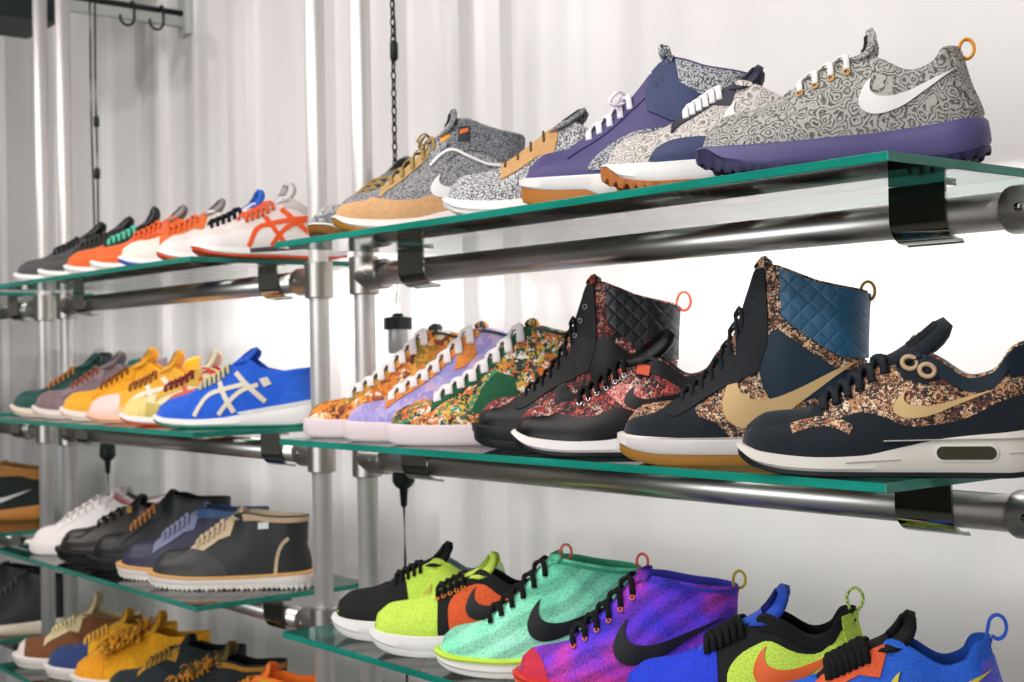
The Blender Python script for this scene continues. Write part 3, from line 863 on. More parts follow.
def racing_stripes(s, mat, k=1., dz=0., name='side_stripe'):
    for pts, w in (([(.29, .016), (.36, .050), (.46, .062), (.61, .072)], .0085), ([(.44, .018), (.50, .040), (.58, .060), (.68, .070)], .0085), ([(.43, .076), (.47, .052), (.535, .022)], .010), ([(.535, .092), (.61, .070), (.725, .040)], .010)):
        s.both(name, strip_shape([(t, z*k+dz+.004) for t, z in pts], w, s.L), mat, off=.0022)
def rows(s, n, a=.03, b=.045): return [lerp(s.tth+a, s.ttop-b, i/(n-1)) for i in range(n)]
def fringe(s, mats, n=70, t0=None, t1=None, ln=.03, name='fringe', zlift=0.):
    """short hanging strands along the throat and tongue"""
    rnd = random.Random(len(s.root.name)*13+n); a, b = t0 or s.tth-.02, t1 or s.ttop+.01
    for mi, m in enumerate(mats):
        bm = bmesh.new()
        for _ in range(n):
            t = rnd.uniform(a, b); sd = rnd.choice((-1, -1, 1)); v = sd*rnd.uniform(.3, 1.25)
            c = s.S(min(t, s.ttop-.012), v)+Vector((0, 0, .004+zlift)); c.z = max(c.z, s.top(min(t, s.ttop))-.004) if abs(v) < 1 else c.z
            d = Vector((rnd.uniform(-1, .3), sd*rnd.uniform(.2, 1.), rnd.uniform(.1, 1))).normalized(); l = ln*rnd.uniform(.6, 1.2)
            e = c+d*l+Vector((0, 0, -l*.35)); m1 = c+d*l*.6+Vector((0, 0, l*.1))
            sweep(bm, catmull([tuple(c), tuple(m1), tuple(e)], 3), .0022, .0009, seg=5)
        mk(name, bm, m, s.root)

# ------------------------------------------------------------------ right bay, top shelf
GT, GM_, GB = 'shoes on the right top shelf', 'shoes on the right middle shelf', 'shoes on the right bottom shelf'
PAIS = paisley('#a5a39d', '#42413e', '#bcbab4', 66)
PAISL = paisley('#c9c2bd', '#6b645f', '#d8d2cd', wid=.30)
SPK = speckle('#bfc0c4', '#4a4d55', 420, .51)
SPKD = speckle('#8b8e92', '#4a4d54', 420, .50)
PUR = leather('#4d4577', .5); NVY = leather('#2f3a63', .45)

def t6():
    s = Shoe('sneaker', 'grey paisley running shoe with white curved stripe and purple sole', 'shoe', (-.250, .006, Z_T), 33.5, ROSHE, GT, ttop=.575, tip=(.605, .154), tw=.028, droop=.4,
             lugs=26, lugd=.0032, ot=[(0, .031), (.05, .024), (.12, .013), (.3, .009), (1, .010)])
    lin_ = plain('#d9cfcb', .9)
    s.upper(PAIS, lin_); s.sole(rubber('#5a5384', .45), rubber('#2f2c50', .5))
    s.tongue(PAIS, leather('#2b2b36'), logo=plain('#e89a2c'))
    ts = [.375, .43, .485, .54]
    s.laces(WLACE, ts, .0034); s.eyelets(plain('#d7a457', .5), ts, r=.0034)
    swoosh(s, plain('#ecebea', .45), .58, .057, .955, .101)
    s.panel('heel_tape', [(.945, .055), (.955, .09), (.96, .122), (1, .124), (1, .055)], PAIS, off=.0016); s.panel('heel_tape', [(.945, .055), (.955, .09), (.96, .122), (1, .124), (1, .055)], PAIS, off=.0016, side=1)
    s.pull(plain('#f0a22c', .5), z=.117, size=.021, tilt=.45)
t6()
def t5():
    s = Shoe('sneaker', 'grey paisley shoe with navy side panel, white midsole and lugged gum outsole', 'shoe', (-.418, .015, Z_T), 38, ROSHE, GT,
             L=.302, lugs=24, lugd=.006, ot=[(0, .030), (.04, .022), (.10, .013), (.3, .011), (1, .012)], zm=[(0, .040), (.08, .036), (.25, .035), (.6, .039), (.85, .045), (1, .05)], ttop=.53, tip=(.635, .150),
             top=[(0, .056), (.03, .065), (.1, .073), (.22, .079), (.36, .098), (.5, .121), (.57, .127), (.63, .120), (.76, .102), (.86, .107), (.93, .120), (1, .124)])
    s.upper(PAISL, plain('#cfcfd2', .9)); s.sole(WHT, rubber('#b86f35'))
    s.tongue(leather('#2e2a40'), leather('#332f49'), logo=plain('#e89a2c'))
    eyestay(s, leather('#2d2b3c', .5), .013, tail=.02)
    s.laces(WLACE, rows(s, 6), .0042, lift=.006)
    s.both('side_panel', catmull([(.20, .036), (.23, .050), (.30, .060), (.42, .062), (.56, .058)], 4)+[(.62, .04), (.45, .034), (.3, .030)], NVY)
    swoosh(s, plain('#ecebea'), .5, .066, .93, .106)
t5()
def t4():
    s = Shoe('high_top_sneaker', 'purple leather high-top with white laces and speckled collar', 'shoe', (-.580, .020, Z_T), 38, CHUKKA, GT,
             zb=[(0, .010), (.08, .003), (.2, 0), (1, 0)], zm=[(0, .040), (.1, .037), (.3, .036), (.6, .036), (1, .042)], ot=[(0, .020), (.3, .017), (.36, .010), (1, .010)],
             top=[(0, .056), (.03, .066), (.1, .073), (.2, .078), (.3, .092), (.42, .118), (.50, .143), (.58, .172), (.63, .184), (.69, .179), (.80, .166), (1, .155)], ttop=.63, tip=(.605, .182), L=.315, midprof=BOOT['midprof'])
    s.upper(PUR, plain('#d9d9dd', .9)); s.sole(WHT, GUM)
    s.tongue(speckle('#c9c9cb', '#34373d', 330, .5), leather('#20222c'))
    s.both('collar', [(.66, .0002, 1), (.73, .0002, 1), (.8, .0002, 1), (.9, .0002, 1), (1, .0002, 1), (1, .118), (.88, .121), (.76, .134), (.68, .152)], SPK, off=.002)
    s.both('ankle_panel', [(.57, .0002, 1), (.60, .0002, 1), (.63, .0002, 1), (.67, .0002, 1), (.685, .151), (.77, .133), (.90, .120), (.88, .10), (.77, .094), (.64, .102), (.55, .116), (.54, .138)], NVY, off=.0028)
    s.both('side_panel', catmull([(.30, .042), (.34, .06), (.44, .082), (.56, .092), (.8, .09)], 4)+[(.9, .05), (.6, .036)], SPK)
    eyestay(s, PUR, .016, t1=.56, tail=.012)
    s.laces(plain('#efeaf4', .75), [.30, .345, .39, .435, .475], .0046, .0018, lift=.007, knot=True)
    s.eyelets(leather('#262a44'), [.585, .612], r=.0028)
t4()
def t3():
    s = Shoe('sneaker', 'white and black speckled shoe with tan lace panel and white sole', 'shoe', (-.755, .020, Z_T), 43, AM, GT, tip=(.67, .152), droop=.35)
    s.upper(speckle('#d6d4d5', '#55575d', 420, .50), plain('#3a3d44', .9)); s.sole(WHT, rubber('#e6e0da'))
    s.tongue(speckle('#8e9196', '#26282c', 330), leather('#1d1e22'))
    eyestay(s, suede('#cda06a', .1), .026, t0=.28, tail=.03)
    s.laces(plain('#5d4a3a', .7), rows(s, 4), .0018, .0016, style='=')
    heel_panel(s, SPKD); swoosh(s, plain('#efefef'), .48, .05, .88, .09)
t3()
def t2():
    s = Shoe('sneaker', 'grey speckled sneaker with tan suede mudguard and tan laces', 'shoe', (-1.045, .015, Z_T), 52, AM, GT, ot=[(0, .016), (.1, .008), (1, .007)], L=.315, tip=(.605, .197), tw=.036, ttop=.56, droop=.35,
             top=[(0, .050), (.03, .060), (.1, .067), (.2, .073), (.3, .088), (.42, .118), (.56, .160), (.62, .176), (.68, .177), (.78, .166), (.9, .156), (1, .152)])
    s.upper(speckle('#a9a7a9', '#55575d', 420, .51), plain('#7d8086', .9)); s.sole(rubber('#f0e6e2'), rubber('#a87424'))
    s.tongue(speckle('#8d8f94', '#34363b', 330), leather('#25272c'), logo=plain('#e2692a'))
    mudguard(s, suede('#d5a676', .08), [(0, .056), (.05, .063), (.12, .064), (.2, .058), (.32, .051), (.43, .052), (.5, .058), (.56, .052), (.65, .054), (.8, .066), (1, .080)], off=.002)
    eyestay(s, suede('#c2a06a', .1), .016, t1=.5, tail=.004); s.both('eyestay', [(.50, .0002, 1), (.56, .0002, 1), (.62, .0002, 1), (.64, .018, 1), (.56, .036, 1), (.50, .03, 1)], SPK, off=.0024)
    s.laces(plain('#a58a55', .8), rows(s, 5, b=.04), .0034, lift=.006, knot=True)
    bm_e = [s.both('eyelet_badge', strip_shape([(.555, s.prof(.56)[1]-.013), (.60, s.prof(.6)[1]-.017)], .011, s.L), plain('#f0a52a', .4), off=.0036)]
    s.eyelets(leather('#222222'), [.56, .595], r=.0022, vv=1.24)
    collar(s, SPKD, .050); heel_panel(s, SPKD)
    s.both('collar_label', [(.645, .142), (.70, .142), (.705, .166), (.65, .166)], leather('#202228'), off=.004); s.both('label_stripe', [(.655, .153), (.695, .157), (.697, .163), (.657, .160)], plain('#e2692a'), off=.005); swoosh(s, plain('#efeeec'), .50, .054, .92, .094)
    s.both('collar_piping', strip_shape([(.50, .106), (.56, .124), (.62, .130), (.70, .118), (.80, .106), (.92, .104)], .004, s.L), rubber('#efecea'), off=.0036)
t2()
def t1():
    s = Shoe('sneaker', 'grey speckled sneaker end-on behind the tan-toed one, leftmost on its shelf', 'shoe', (-1.152, .050, Z_T), 100, AM, GT, ot=[(0, .018), (.1, .012), (1, .010)])
    s.upper(speckle('#c4c2c2', '#6a6c70', 340, .53), plain('#7d8086', .9)); s.sole(rubber('#efe9e4'), rubber('#8a5a1c'))
    s.tongue(SPKD, leather('#25272c')); mudguard(s, SPKD); s.laces(plain('#a58a55', .8), rows(s, 5), .0034)
t1()

# ------------------------------------------------------------------ right bay, middle shelf
TAN = leather('#cfae7a', .5); NAVS = suede('#0b1721', .25); NAVL = leather('#0b2130', .55)
FLB = floral(('#15171d', '#8a4526', '#e6cfb2', '#1a1c24', '#c08a5a', '#2a1a1c', '#d9b892', '#7a3a22', '#14161c'), 52, 3, fine=1.3)
FLR = floral(('#111114', '#e2c4b2', '#c43a3c', '#17151a', '#1a1619', '#7a2a2a', '#0f1014', '#d9604c', '#141216'), 60, 5, fine=1.3)
def m7():
    s = Shoe('sneaker', 'low navy sneaker with tan curved stripe and off-white sole with air window', 'shoe', (-.195, .004, Z_M), 31, AM, GM_, L=.318)
    s.upper(FLB, plain('#d8d5d2', .9)); s.sole(rubber('#d9d3cb', .55), rubber('#14181c'), 72)
    mudguard(s, NAVS, [(0, .052), (.05, .058), (.12, .060), (.2, .056), (.27, .053), (.34, .058), (.42, .066), (.5, .062), (.56, .054), (.62, .053), (.75, .060), (.88, .078), (1, .088)], off=.0022)
    toe_cap(s, NAVS, .30, .255, off=.0018)
    s.both('vamp_trim', strip_shape([(.19, .048), (.25, .054), (.31, .056), (.36, .053), (.395, .048)], .010, s.L), FLB, off=.0030)
    s.both('eyestay', [(.545, .0002, 1), (.60, .0002, 1), (.645, .0002, 1), (.68, .016, 1), (.63, .032, 1), (.565, .028, 1), (.54, .012, 1)], NAVS, off=.0022)
    s.tongue(NAVS, NAVS, thick=.011, logo=plain('#b99a52', .4))
    s.laces(plain('#171d26', .75), rows(s, 6, b=.03), .0046, .0026, lift=.007)
    collar(s, NAVL, .017); heel_panel(s, FLB, .80, .098)
    s.both('heel_tab', [(.90, .0002, 1), (.95, .0002, 1), (1, .0002, 1), (1, .105), (.92, .102)], NAVL, off=.003)
    swoosh(s, TAN, .53, .061, .87, .090)
    # figure-eight lace badge
    zc = s.prof(.60)[1]
    for side in (-1, 1):
        for dx in (-.009, .009):
            c = s.S(.615+dx/s.L, s.vz(.615+dx/s.L, zc-.016-dx*.45, side)); nn = s.N(.615, side*1.3)
            if nn.y*side < 0: nn = -nn
            bm = bmesh.new(); u = Vector((1, 0, -.35)).normalized(); w_ = nn.cross(u)
            sweep(bm, [c+nn*.0042+u*(.0075*math.cos(2*PI*k/16))+w_*(.0066*math.sin(2*PI*k/16)) for k in range(16)], .0026, .0016, up=nn, seg=6, closed=True)
            mk('lace_badge', bm, leather('#c7a884', .4), s.root)
    s.window(.655, .85, .017, .035, rubber('#e9e4dc'), plain('#3c3a2c', .12))
    for a, b, c_, d in ((.38, .55, .016, .019), (.50, .93, .038, .041), (.88, .98, .026, .027)): s.midstripe('sole_groove', 0, a, b, c_, d, rubber('#bdb7ae'), .0007)
m7()
def boot_common(s, eye, fl, quilt, shaft, toe, eyel, sw=None):
    s.both('vamp_overlay', catmull([(0, .054), (.05, .062), (.12, .068), (.2, .072), (.26, .076)], 3)+[(.30, .070), (.33, .056), (.40, .050), (.46, .030), (.3, .026), (.15, .027), (0, .03)], toe, off=.0018)
    s.both('heel_counter', catmull([(.72, .032), (.75, .055), (.82, .078), (.92, .090), (1, .094)], 4)+[(1, .034), (.85, .031)], shaft, off=.0016)
    s.both('ankle_panel', [(.56, .118), (.60, .150), (.66, .162), (.78, .138), (.90, .116), (1, .108), (1, .094), (.88, .086), (.74, .074), (.62, .070), (.58, .09)], shaft, off=.0014)
    s.both('quilted_collar', [(.655, .0002, 1), (.75, .0002, 1), (.85, .0002, 1), (1, .0002, 1), (1, .122), (.90, .124), (.80, .140), (.70, .160), (.66, .172)], quilt, off=.0042)
    s.both('collar_stripe', [(.605, .0002, 1), (.63, .0002, 1), (.655, .0002, 1), (.66, .172), (.70, .158), (.80, .138), (.90, .122), (1, .120), (1, .106), (.88, .112), (.76, .132), (.66, .154), (.615, .168)], fl, off=.0024)
    s.both('eyestay', [(.475, .0002, 1), (.50, .0002, 1), (.53, .0002, 1), (.56, .0002, 1), (.595, .0002, 1), (.605, .168), (.60, .140), (.56, .108), (.50, .100), (.478, .124)], eye, off=.0028)
    s.both('eyestay', [(.205, .0002, 1), (.25, .0002, 1), (.30, .0002, 1), (.36, .0002, 1), (.42, .0002, 1), (.45, .0002, 1)]+catmull([(.50, .112), (.50, .098), (.44, .092), (.36, .078), (.30, .066), (.24, .056), (.20, .058), (.195, .066)], 3), eye, off=.0030)
    ts = [.26, .30, .34, .38, .42, .455]
    s.laces(BLACE if toe is not NAVS else plain('#141b24', .8), ts+[.485, .505], .0026, .0018, lift=.006)
    s.eyelets(eyel, [.265, .31, .355, .40, .44], r=.0032, vv=1.12); s.eyelets(eyel, [.50, .525, .55], r=.0032, vv=1.12)
def m6():
    s = Shoe('high_top_boot', 'navy suede high-top boot with quilted blue collar and gum outsole', 'shoe', (-.398, .018, Z_M), 36, BOOT, GM_)
    s.upper(FLB, plain('#1d2a3c', .9)); s.sole(rubber('#e6dfdc'), rubber('#a9762e'))
    boot_common(s, leather('#080f17', .65), FLB, quilted('#1f5678', .42), leather('#122a3c', .55), NAVS, metal('#20272e', .3))
    s.tongue(FLB, leather('#1b2836'), thick=.007)
    swoosh(s, TAN, .425, .044, .985, .122)
    s.midstripe('sole_stitching', 0, .02, .98, .031, .034, plain('#c9c2bd'), .0006)
    s.pull(plain('#b08a3a', .5), z=.190, size=.022, tilt=.15)
m6()
def m5():
    s = Shoe('sneaker', 'black leather sneaker with red floral panels and white midsole', 'shoe', (-.600, .014, Z_M), 41, AM, GM_)
    s.upper(FLR, plain('#1a1a1c', .9)); s.sole(rubber('#ece6e4'), BLKR)
    BL = leather('#0b090a', .34)
    mudguard(s, BL, [(0, .054), (.05, .060), (.12, .060), (.2, .055), (.28, .050), (.38, .052), (.46, .062), (.53, .058), (.58, .050), (.7, .055), (.85, .07), (1, .083)], off=.003)
    s.both('side_panel', catmull([(.42, .082), (.48, .092), (.56, .088), (.62, .066), (.58, .056), (.50, .062)], 4), floral(('#b8383a', '#c94a48', '#f0d9cc', '#a52c30', '#d96f6a'), 150, 2), off=.002)
    s.tongue(leather('#0f0d0f', .38), leather('#0f0d0f'), thick=.012, logo=plain('#d9542e'))
    s.laces(BLACE, rows(s, 6, b=.03), .0034, .0022, lift=.006); s.eyelets(EYE, rows(s, 6, b=.03), r=.003)
    s.both('eyelet_badge', strip_shape([(.56, s.prof(.56)[1]-.015), (.615, s.prof(.61)[1]-.020)], .013, s.L), plain('#dd5a34', .4), off=.0036)
    s.eyelets(leather('#1a1a1a'), [.568, .60], r=.0022, vv=1.26)
    collar(s, leather('#0f0d0f', .4), .020); swoosh(s, leather('#141012', .3), .50, .060, .90, .092)
m5()
def m4():
    s = Shoe('high_top_boot', 'black high-top boot with quilted collar and red pull loop', 'shoe', (-.742, .058, Z_M), 42, BOOT, GM_, L=.302)
    s.upper(FLR, plain('#17181a', .9)); s.sole(BLKR, rubber('#121315'))
    B1 = leather('#08080a', .42)
    boot_common(s, leather('#08090b', .5), FLR, quilted('#0d131a', .36), B1, B1, metal('#9a9ca0', .3))
    s.tongue(FLR, leather('#17181a')); swoosh(s, leather('#0e0e11', .3), .40, .046, .95, .116)
    s.pull(plain('#ee4a30', .5), z=.192, size=.026, wid=.004, tilt=.7)
m4()
def vulc(name, label, toe, ang, fl, panels, tng, lin_, L=.332):
    s = Shoe(name, label, 'shoe', toe, ang, VULC, GM_, L=L)
    s.upper(fl, lin_); s.sole(rubber('#e3d3d6'), rubber('#d9c8cb'))
    for nm, poly, m in panels: s.both(nm, poly, m, off=.0016)
    s.tongue(tng, tng, thick=.005)
    eyestay(s, fl if not panels else panels[0][2], .014, tail=.0)
    s.laces(plain('#f3ebea', .8), rows(s, 8, .0, .02), .0068, .0024, lift=.0065)
    s.both('collar_binding', [(s.ttop+.01, .0002, 1), (.8, .0002, 1), (1, .0002, 1), (1, .005, 1), (.8, .005, 1), (s.ttop+.01, .005, 1)], leather('#1c3436'), off=.0016)
    return s
FO = floral(('#5a2a1e', '#e07a24', '#d9922e', '#8a3a22', '#e8a23a', '#c9641e', '#e9d9c0'), 34, 1, fine=.8)
FLIL = floral(('#a79bd6', '#9c91cf', '#b3a9dd', '#a79bd6', '#c9a9c9', '#9c91cf'), 22, 4, fine=.7)
FGR = floral(('#152a22', '#e2832e', '#1f5238', '#e8e0d0', '#dd6a24', '#27402c', '#e0b23a', '#18201c', '#4a8a5e'), 40, 6, fine=.9)
m1 = vulc('high_top_sneaker', 'orange floral high-top with white laces, first from the left pole', (-1.203, .052, Z_M), 47, FO, [('quarter_panel', [(.50, .05), (.56, .10), (.60, .15), (.75, .15), (1, .145), (1, .05)], floral(('#d9922e', '#e07a24', '#c98a2a', '#8a7a2a', '#e8a23a'), 30, 8, fine=.7))], leather('#2a3a3a'), plain('#1c3436', .9))
m2 = vulc('high_top_sneaker', 'lilac high-top with orange flowers between orange and green floral ones', (-1.058, .038, Z_M), 47, FLIL, [('lace_panel', [(.55, .11), (.58, .0002, 1), (.63, .0002, 1), (.66, .135), (.60, .115)], floral(('#e0832e', '#d9702a', '#e8963a'), 90, 2)), ('flower_patch', catmull([(.74, .125), (.77, .150), (.84, .152), (.90, .140), (.88, .112), (.80, .104)], 4), floral(('#d9742a', '#e8923e', '#c9601e', '#8a4a22'), 120, 3)), ('flower_patch', catmull([(.30, .04), (.36, .062), (.44, .064), (.46, .046), (.38, .034)], 4), floral(('#e0903e', '#d9742a', '#eab06a'), 110, 4))], floral(('#e0832e', '#c9b9b0', '#4a3a2a'), 80, 3), plain('#2b6f8e', .9), .332)
m3 = vulc('high_top_sneaker', 'green and orange floral high-top beside the black boot', (-.920, .028, Z_M), 46, FGR, [('quarter_panel', [(.40, .05), (.46, .09), (.52, .108), (.60, .10), (.62, .06), (.54, .04)], suede('#1d5a3a'))], FGR, plain('#18282a', .9), .332)

# ------------------------------------------------------------------ right bay, bottom shelf
def roshe(label, toe, ang, upper, lin_, mid, out, **k):
    s = Shoe('sneaker', label, 'shoe', toe, ang, ROSHE, GB, **k); s.upper(upper, lin_); s.sole(mid, out); return s
VOLT = meshcloth('#d2f25a', '#a9cc40', 500); BMESH = meshcloth('#08090a', '#040405', 500)
s = roshe('black and lime running shoe with white sole, beside the pole', (-1.105, .040, Z_B), 50, VOLT, plain('#9fb6bb', .9), WHT, rubber('#e8e4e0'), L=.3)
toe_cap(s, BMESH, .44, .33, off=.0012); s.tongue(plain('#141518', .9), leather('#141518')); s.laces(BLACE, rows(s, 5), .003, .002)
s.both('heel_counter', catmull([(.56, .04), (.60, .07), (.70, .098), (.80, .104), (1, .115)], 4)+[(1, .045), (.8, .038)], meshcloth('#a9c6cc', '#7fa0a8', 500)); swoosh(s, plain('#d8c24a', .4), .50, .055, .9, .09)
s = roshe('lime-toed running shoe with orange side and black collar', (-.970, .025, Z_B), 46, BMESH, plain('#1a1b1e', .9), WHT, rubber('#efebe8'), L=.305)
toe_cap(s, VOLT, .36, .31, off=.0012); s.both('side_panel', catmull([(.42, .042), (.41, .072), (.44, .090), (.52, .104), (.60, .106), (.70, .088), (.85, .09), (.97, .105), (.97, .05), (.7, .036)], 3), meshcloth('#f0622e', '#c24a20', 500))
s.tongue(meshcloth('#d8f060', '#b0cc40', 500), leather('#d2ee58')); s.laces(BLACE, rows(s, 5), .003, .002); s.eyelets(plain('#e2852e', .5), rows(s, 5), r=.003); swoosh(s, plain('#15161a', .4), .50, .056, .92, .106); s.pull(plain('#15161a', .6), size=.018)
def chukka(label, toe, ang, kn, lin_, mid, out, lace, sw, loop, line):
    s = Shoe('knit_high_top', label, 'shoe', toe, ang, CHUKKA, GB); s.upper(kn, lin_); s.sole(mid, out)
    s.tongue(kn, None, thick=.004); s.laces(lace, rows(s, 6, .02, .02), .0040, .0026, lift=.007)
    swoosh(s, sw, .44, .052, .93, .112)
    s.slab('midsole_band', line, lambda t: s.zm(t)-.006, lambda t: s.zm(t)+.0006, [(0, .0042), (.5, .0052), (1, .0005)], 60)
    s.pull(loop, z=.146, size=.022, tilt=.2)
    s.both('collar_binding', [(s.ttop+.01, .0002, 1), (.8, .0002, 1), (1, .0002, 1), (1, .005, 1), (.8, .005, 1), (s.ttop+.01, .005, 1)], lin_, off=.0012)
    return s
s = chukka('mint green knit high-top with black curved stripe', (-.790, .020, Z_B), 46, knit('#62c49e', '#7fd4b0', '#9be3c6', .4, 9., 1., .25), meshcloth('#3fae86', '#2a8a68', 500), rubber('#efebe6'), rubber('#e6e2dc'), BLACE, plain('#0e1014', .45), plain('#e8604a', .5), rubber('#cdee4e'))
s.pull(plain('#e8745e', .5), z=.160, size=.022, t=.62, tilt=.1)
s = chukka('purple and blue knit high-top with red toe and black curved stripe', (-.605, .015, Z_B), 42, knit('#3a2cc4', '#6a2fc0', '#b8359c', .5, 13., 1.2, .35), meshcloth('#3a3ac0', '#2a2a90', 500), rubber('#e8552e'), rubber('#f0a27a'), BLACE, plain('#12131a', .45), plain('#c9b040', .5), rubber('#d9382e'))
toe_cap(s, meshcloth('#d8304a', '#a82040', 500), .16, .05, off=.001)
s.eyelets(plain('#e9782e', .5), rows(s, 6, .02, .02), r=.003)
s = roshe('blue-toed black and lime running shoe with orange curved stripe', (-.418, .030, Z_B), 37, BMESH, plain('#131416', .95), WHT, rubber('#2a3ad0'), tip=(.635, .172), top=[(0, .056), (.03, .065), (.1, .074), (.22, .082), (.36, .102), (.53, .132), (.58, .138), (.64, .132), (.76, .115), (.86, .122), (.93, .140), (1, .145)])
toe_cap(s, meshcloth('#1d3fe0', '#152fb0', 500), .40, .34, off=.0012); s.both('side_panel', catmull([(.44, .042), (.43, .07), (.47, .09), (.54, .104), (.60, .110), (.70, .098), (.80, .10), (.92, .124), (1, .126), (1, .05), (.7, .036)], 3), VOLT)
s.tongue(suede('#2450c0'), leather('#1d2f90'), thick=.009); s.laces(BLACE, rows(s, 6), .0044, .003, lift=.007); swoosh(s, plain('#f06a30', .4), .53, .058, .95, .108)
collar(s, plain('#131416', .9), .014); s.both('heel_tab', [(.93, .0002, 1), (.97, .0002, 1), (1, .0002, 1), (1, .085), (.94, .085)], VOLT, off=.003); s.pull(meshcloth('#d6ee78', '#555a40', 300), size=.026, wid=.006, tilt=0.)
s = roshe('bright blue running shoe with orange lace panel and yellow curved stripe', (-.238, .035, Z_B), 36, meshcloth('#2266dd', '#1a4cb0', 500), plain('#1c4fae', .9), WHT, rubber('#efe9e4'), L=.306,
          top=[(0, .056), (.03, .065), (.1, .074), (.22, .081), (.36, .101), (.53, .129), (.58, .134), (.64, .127), (.76, .109), (.86, .116), (.93, .133), (1, .138)], tip=(.63, .164))
eyestay(s, meshcloth('#f0643a', '#c84c28', 500), .020, tail=.02); s.tongue(BMESH, leather('#141519'), thick=.010); s.laces(BLACE, rows(s, 7), .0048, .0034, lift=.008)
swoosh(s, plain('#d9c832', .35), .55, .058, .97, .108); s.both('heel_counter', catmull([(.80, .05), (.86, .07), (.90, .095), (.95, .118)], 4)+[(1, .12), (1, .05)], plain('#5a5ad8', .5)); s.pull(plain('#2a62d8', .6), size=.026, wid=.006, tilt=.6)
# ------------------------------------------------------------------ left bay
HT, HM, HB, HL = 'shoes on the left top shelf', 'shoes on the left middle shelf', 'shoes on the left lower shelf', 'shoes on the lowest left shelf'
def low(label, group, toe, ang, up, mid, out, lin_, tng, lace, style=RACER, L=.330, name='sneaker', n=6, lw=.0036, **k):
    s = Shoe(name, label, 'shoe', toe, ang, style, group, L=L, **k); s.upper(up, lin_); s.sole(mid, out); s.tongue(tng, tng)
    if lace: s.laces(lace, rows(s, n), lw, .002, lift=.006)
    return s
WU = leather('#e9e2df', .55); WM = meshcloth('#e6dbd6', '#cfc4bf', 420); ORG = suede('#e2662a', .1); CHA = suede('#3f3d3f', .15)
s = low('white running shoe with orange side stripes and grey collar, at the shelf end', HT, (-1.562, .030, Z_T), 80, WM, WHT, rubber('#e2521f'), plain('#c9c2c0', .9), leather('#c9c5c4'), plain('#e05a26', .8), L=.305, tip=(.60, .150))
mudguard(s, WU, [(0, .052), (.06, .057), (.14, .056), (.25, .053), (.40, .058), (.5, .056), (.6, .05), (.8, .055), (1, .06)])
racing_stripes(s, plain('#ea5722', .5)); heel_panel(s, leather('#d8d2d0'), .80, .098); collar(s, leather('#c6bfbd', .6), .016)
s.both('heel_strap', strip_shape([(.62, .075), (.78, .080), (.98, .088)], .011, s.L), plain('#ea5722', .5), off=.003)
s.midstripe('sole_wedge', 0, .30, .99, .012, .032, rubber('#4a474c'), .005)
s = low('white leather running shoe with blue tongue and black laces', HT, (-1.722, .030, Z_T), 70, WM, WHT, rubber('#e4562a'), plain('#e6e0de', .9), suede('#1f5fc4'), BLACE, tip=(.60, .150))
mudguard(s, WU, [(0, .05), (.06, .056), (.16, .056), (.28, .05), (.4, .05), (.55, .052), (.8, .06), (1, .07)]); eyestay(s, WU)
s = low('cream running shoe with orange laces and a blue sole line', HT, (-1.910, .030, Z_T), 62, meshcloth('#eadfd2', '#cfc4b6', 420), WHT, rubber('#2e5fd0'), plain('#d9d2cc', .9), leather('#8d8683'), plain('#e8622a', .8))
toe_cap(s, leather('#efe6da', .6)); mudguard(s, leather('#e9dfd4', .6)); eyestay(s, plain('#e2702f', .7))
s = low('orange suede running shoe with white midsole behind the cream one', HT, (-2.060, .030, Z_T), 58, ORG, WHT, rubber('#e9e3df'), plain('#e2662f', .9), leather('#8d8683'), plain('#e8622a', .8), L=.31)
mudguard(s, leather('#e26428', .6)); eyestay(s, leather('#e0612a'))
s = low('orange-toed running shoe with teal laces and black tongue', HT, (-2.205, .028, Z_T), 56, meshcloth('#2c2d2b', '#17181a', 420), WHT, rubber('#e9e3df'), plain('#1d2522', .9), leather('#1d2321'), plain('#58c4a4', .8), lw=.0042, tip=(.60, .156))
toe_cap(s, ORG, .30, .22); mudguard(s, ORG)
s = low('charcoal running shoe with white sole in front of the left pole', HT, (-2.365, .028, Z_T), 54, CHA, WHT, rubber('#e6e0dc'), plain('#242624', .9), leather('#2b2d2a'), plain('#33352f', .8))
mudguard(s, suede('#4a4a44')); eyestay(s, suede('#2c2d2a'))
s = low('dark grey running shoe with white sole, leftmost on the left top shelf', HT, (-2.525, .028, Z_T), 52, suede('#4b484b'), WHT, rubber('#e6e0dc'), plain('#1d1f1e', .9), leather('#242624'), plain('#242624', .8))
heel_panel(s, suede('#1f2220')); collar(s, suede('#1f2422'))
# middle shelf
s = low('bright blue suede trainer with cream crossed side stripes', HM, (-1.752, .030, Z_M), 46, suede('#1f5fd6', .10), WHT, rubber('#0f8a70'), plain('#1f55c0', .9), suede('#1f5fd6', .1), plain('#d3c79c', .8), L=.330, n=7, tip=(.64, .156),
        top=[(0, .042), (.03, .050), (.1, .058), (.2, .067), (.3, .082), (.42, .102), (.57, .134), (.61, .132), (.70, .112), (.82, .106), (.93, .110), (1, .112)])
racing_stripes(s, leather('#e3d9c4', .6), 1.1, .002)
s.both('side_patch', [(.685, .094), (.735, .098), (.765, .084), (.715, .078)], leather('#ddd4c4', .6), off=.003)
heel_panel(s, suede('#2a68dc', .1), .84, .100); s.both('midsole_wedge', [(.55, .03), (.99, .052), (.96, .034), (.6, .022)], WHT, off=.004)
s = low('cream and gold trainer with maroon laces behind the blue one', HM, (-1.915, .030, Z_M), 48, suede('#eadfae', .08), WHT, rubber('#d9532e'), plain('#c03a30', .9), suede('#efe3c2', .08), plain('#7a1f2c', .8), lw=.0046, tip=(.61, .154))
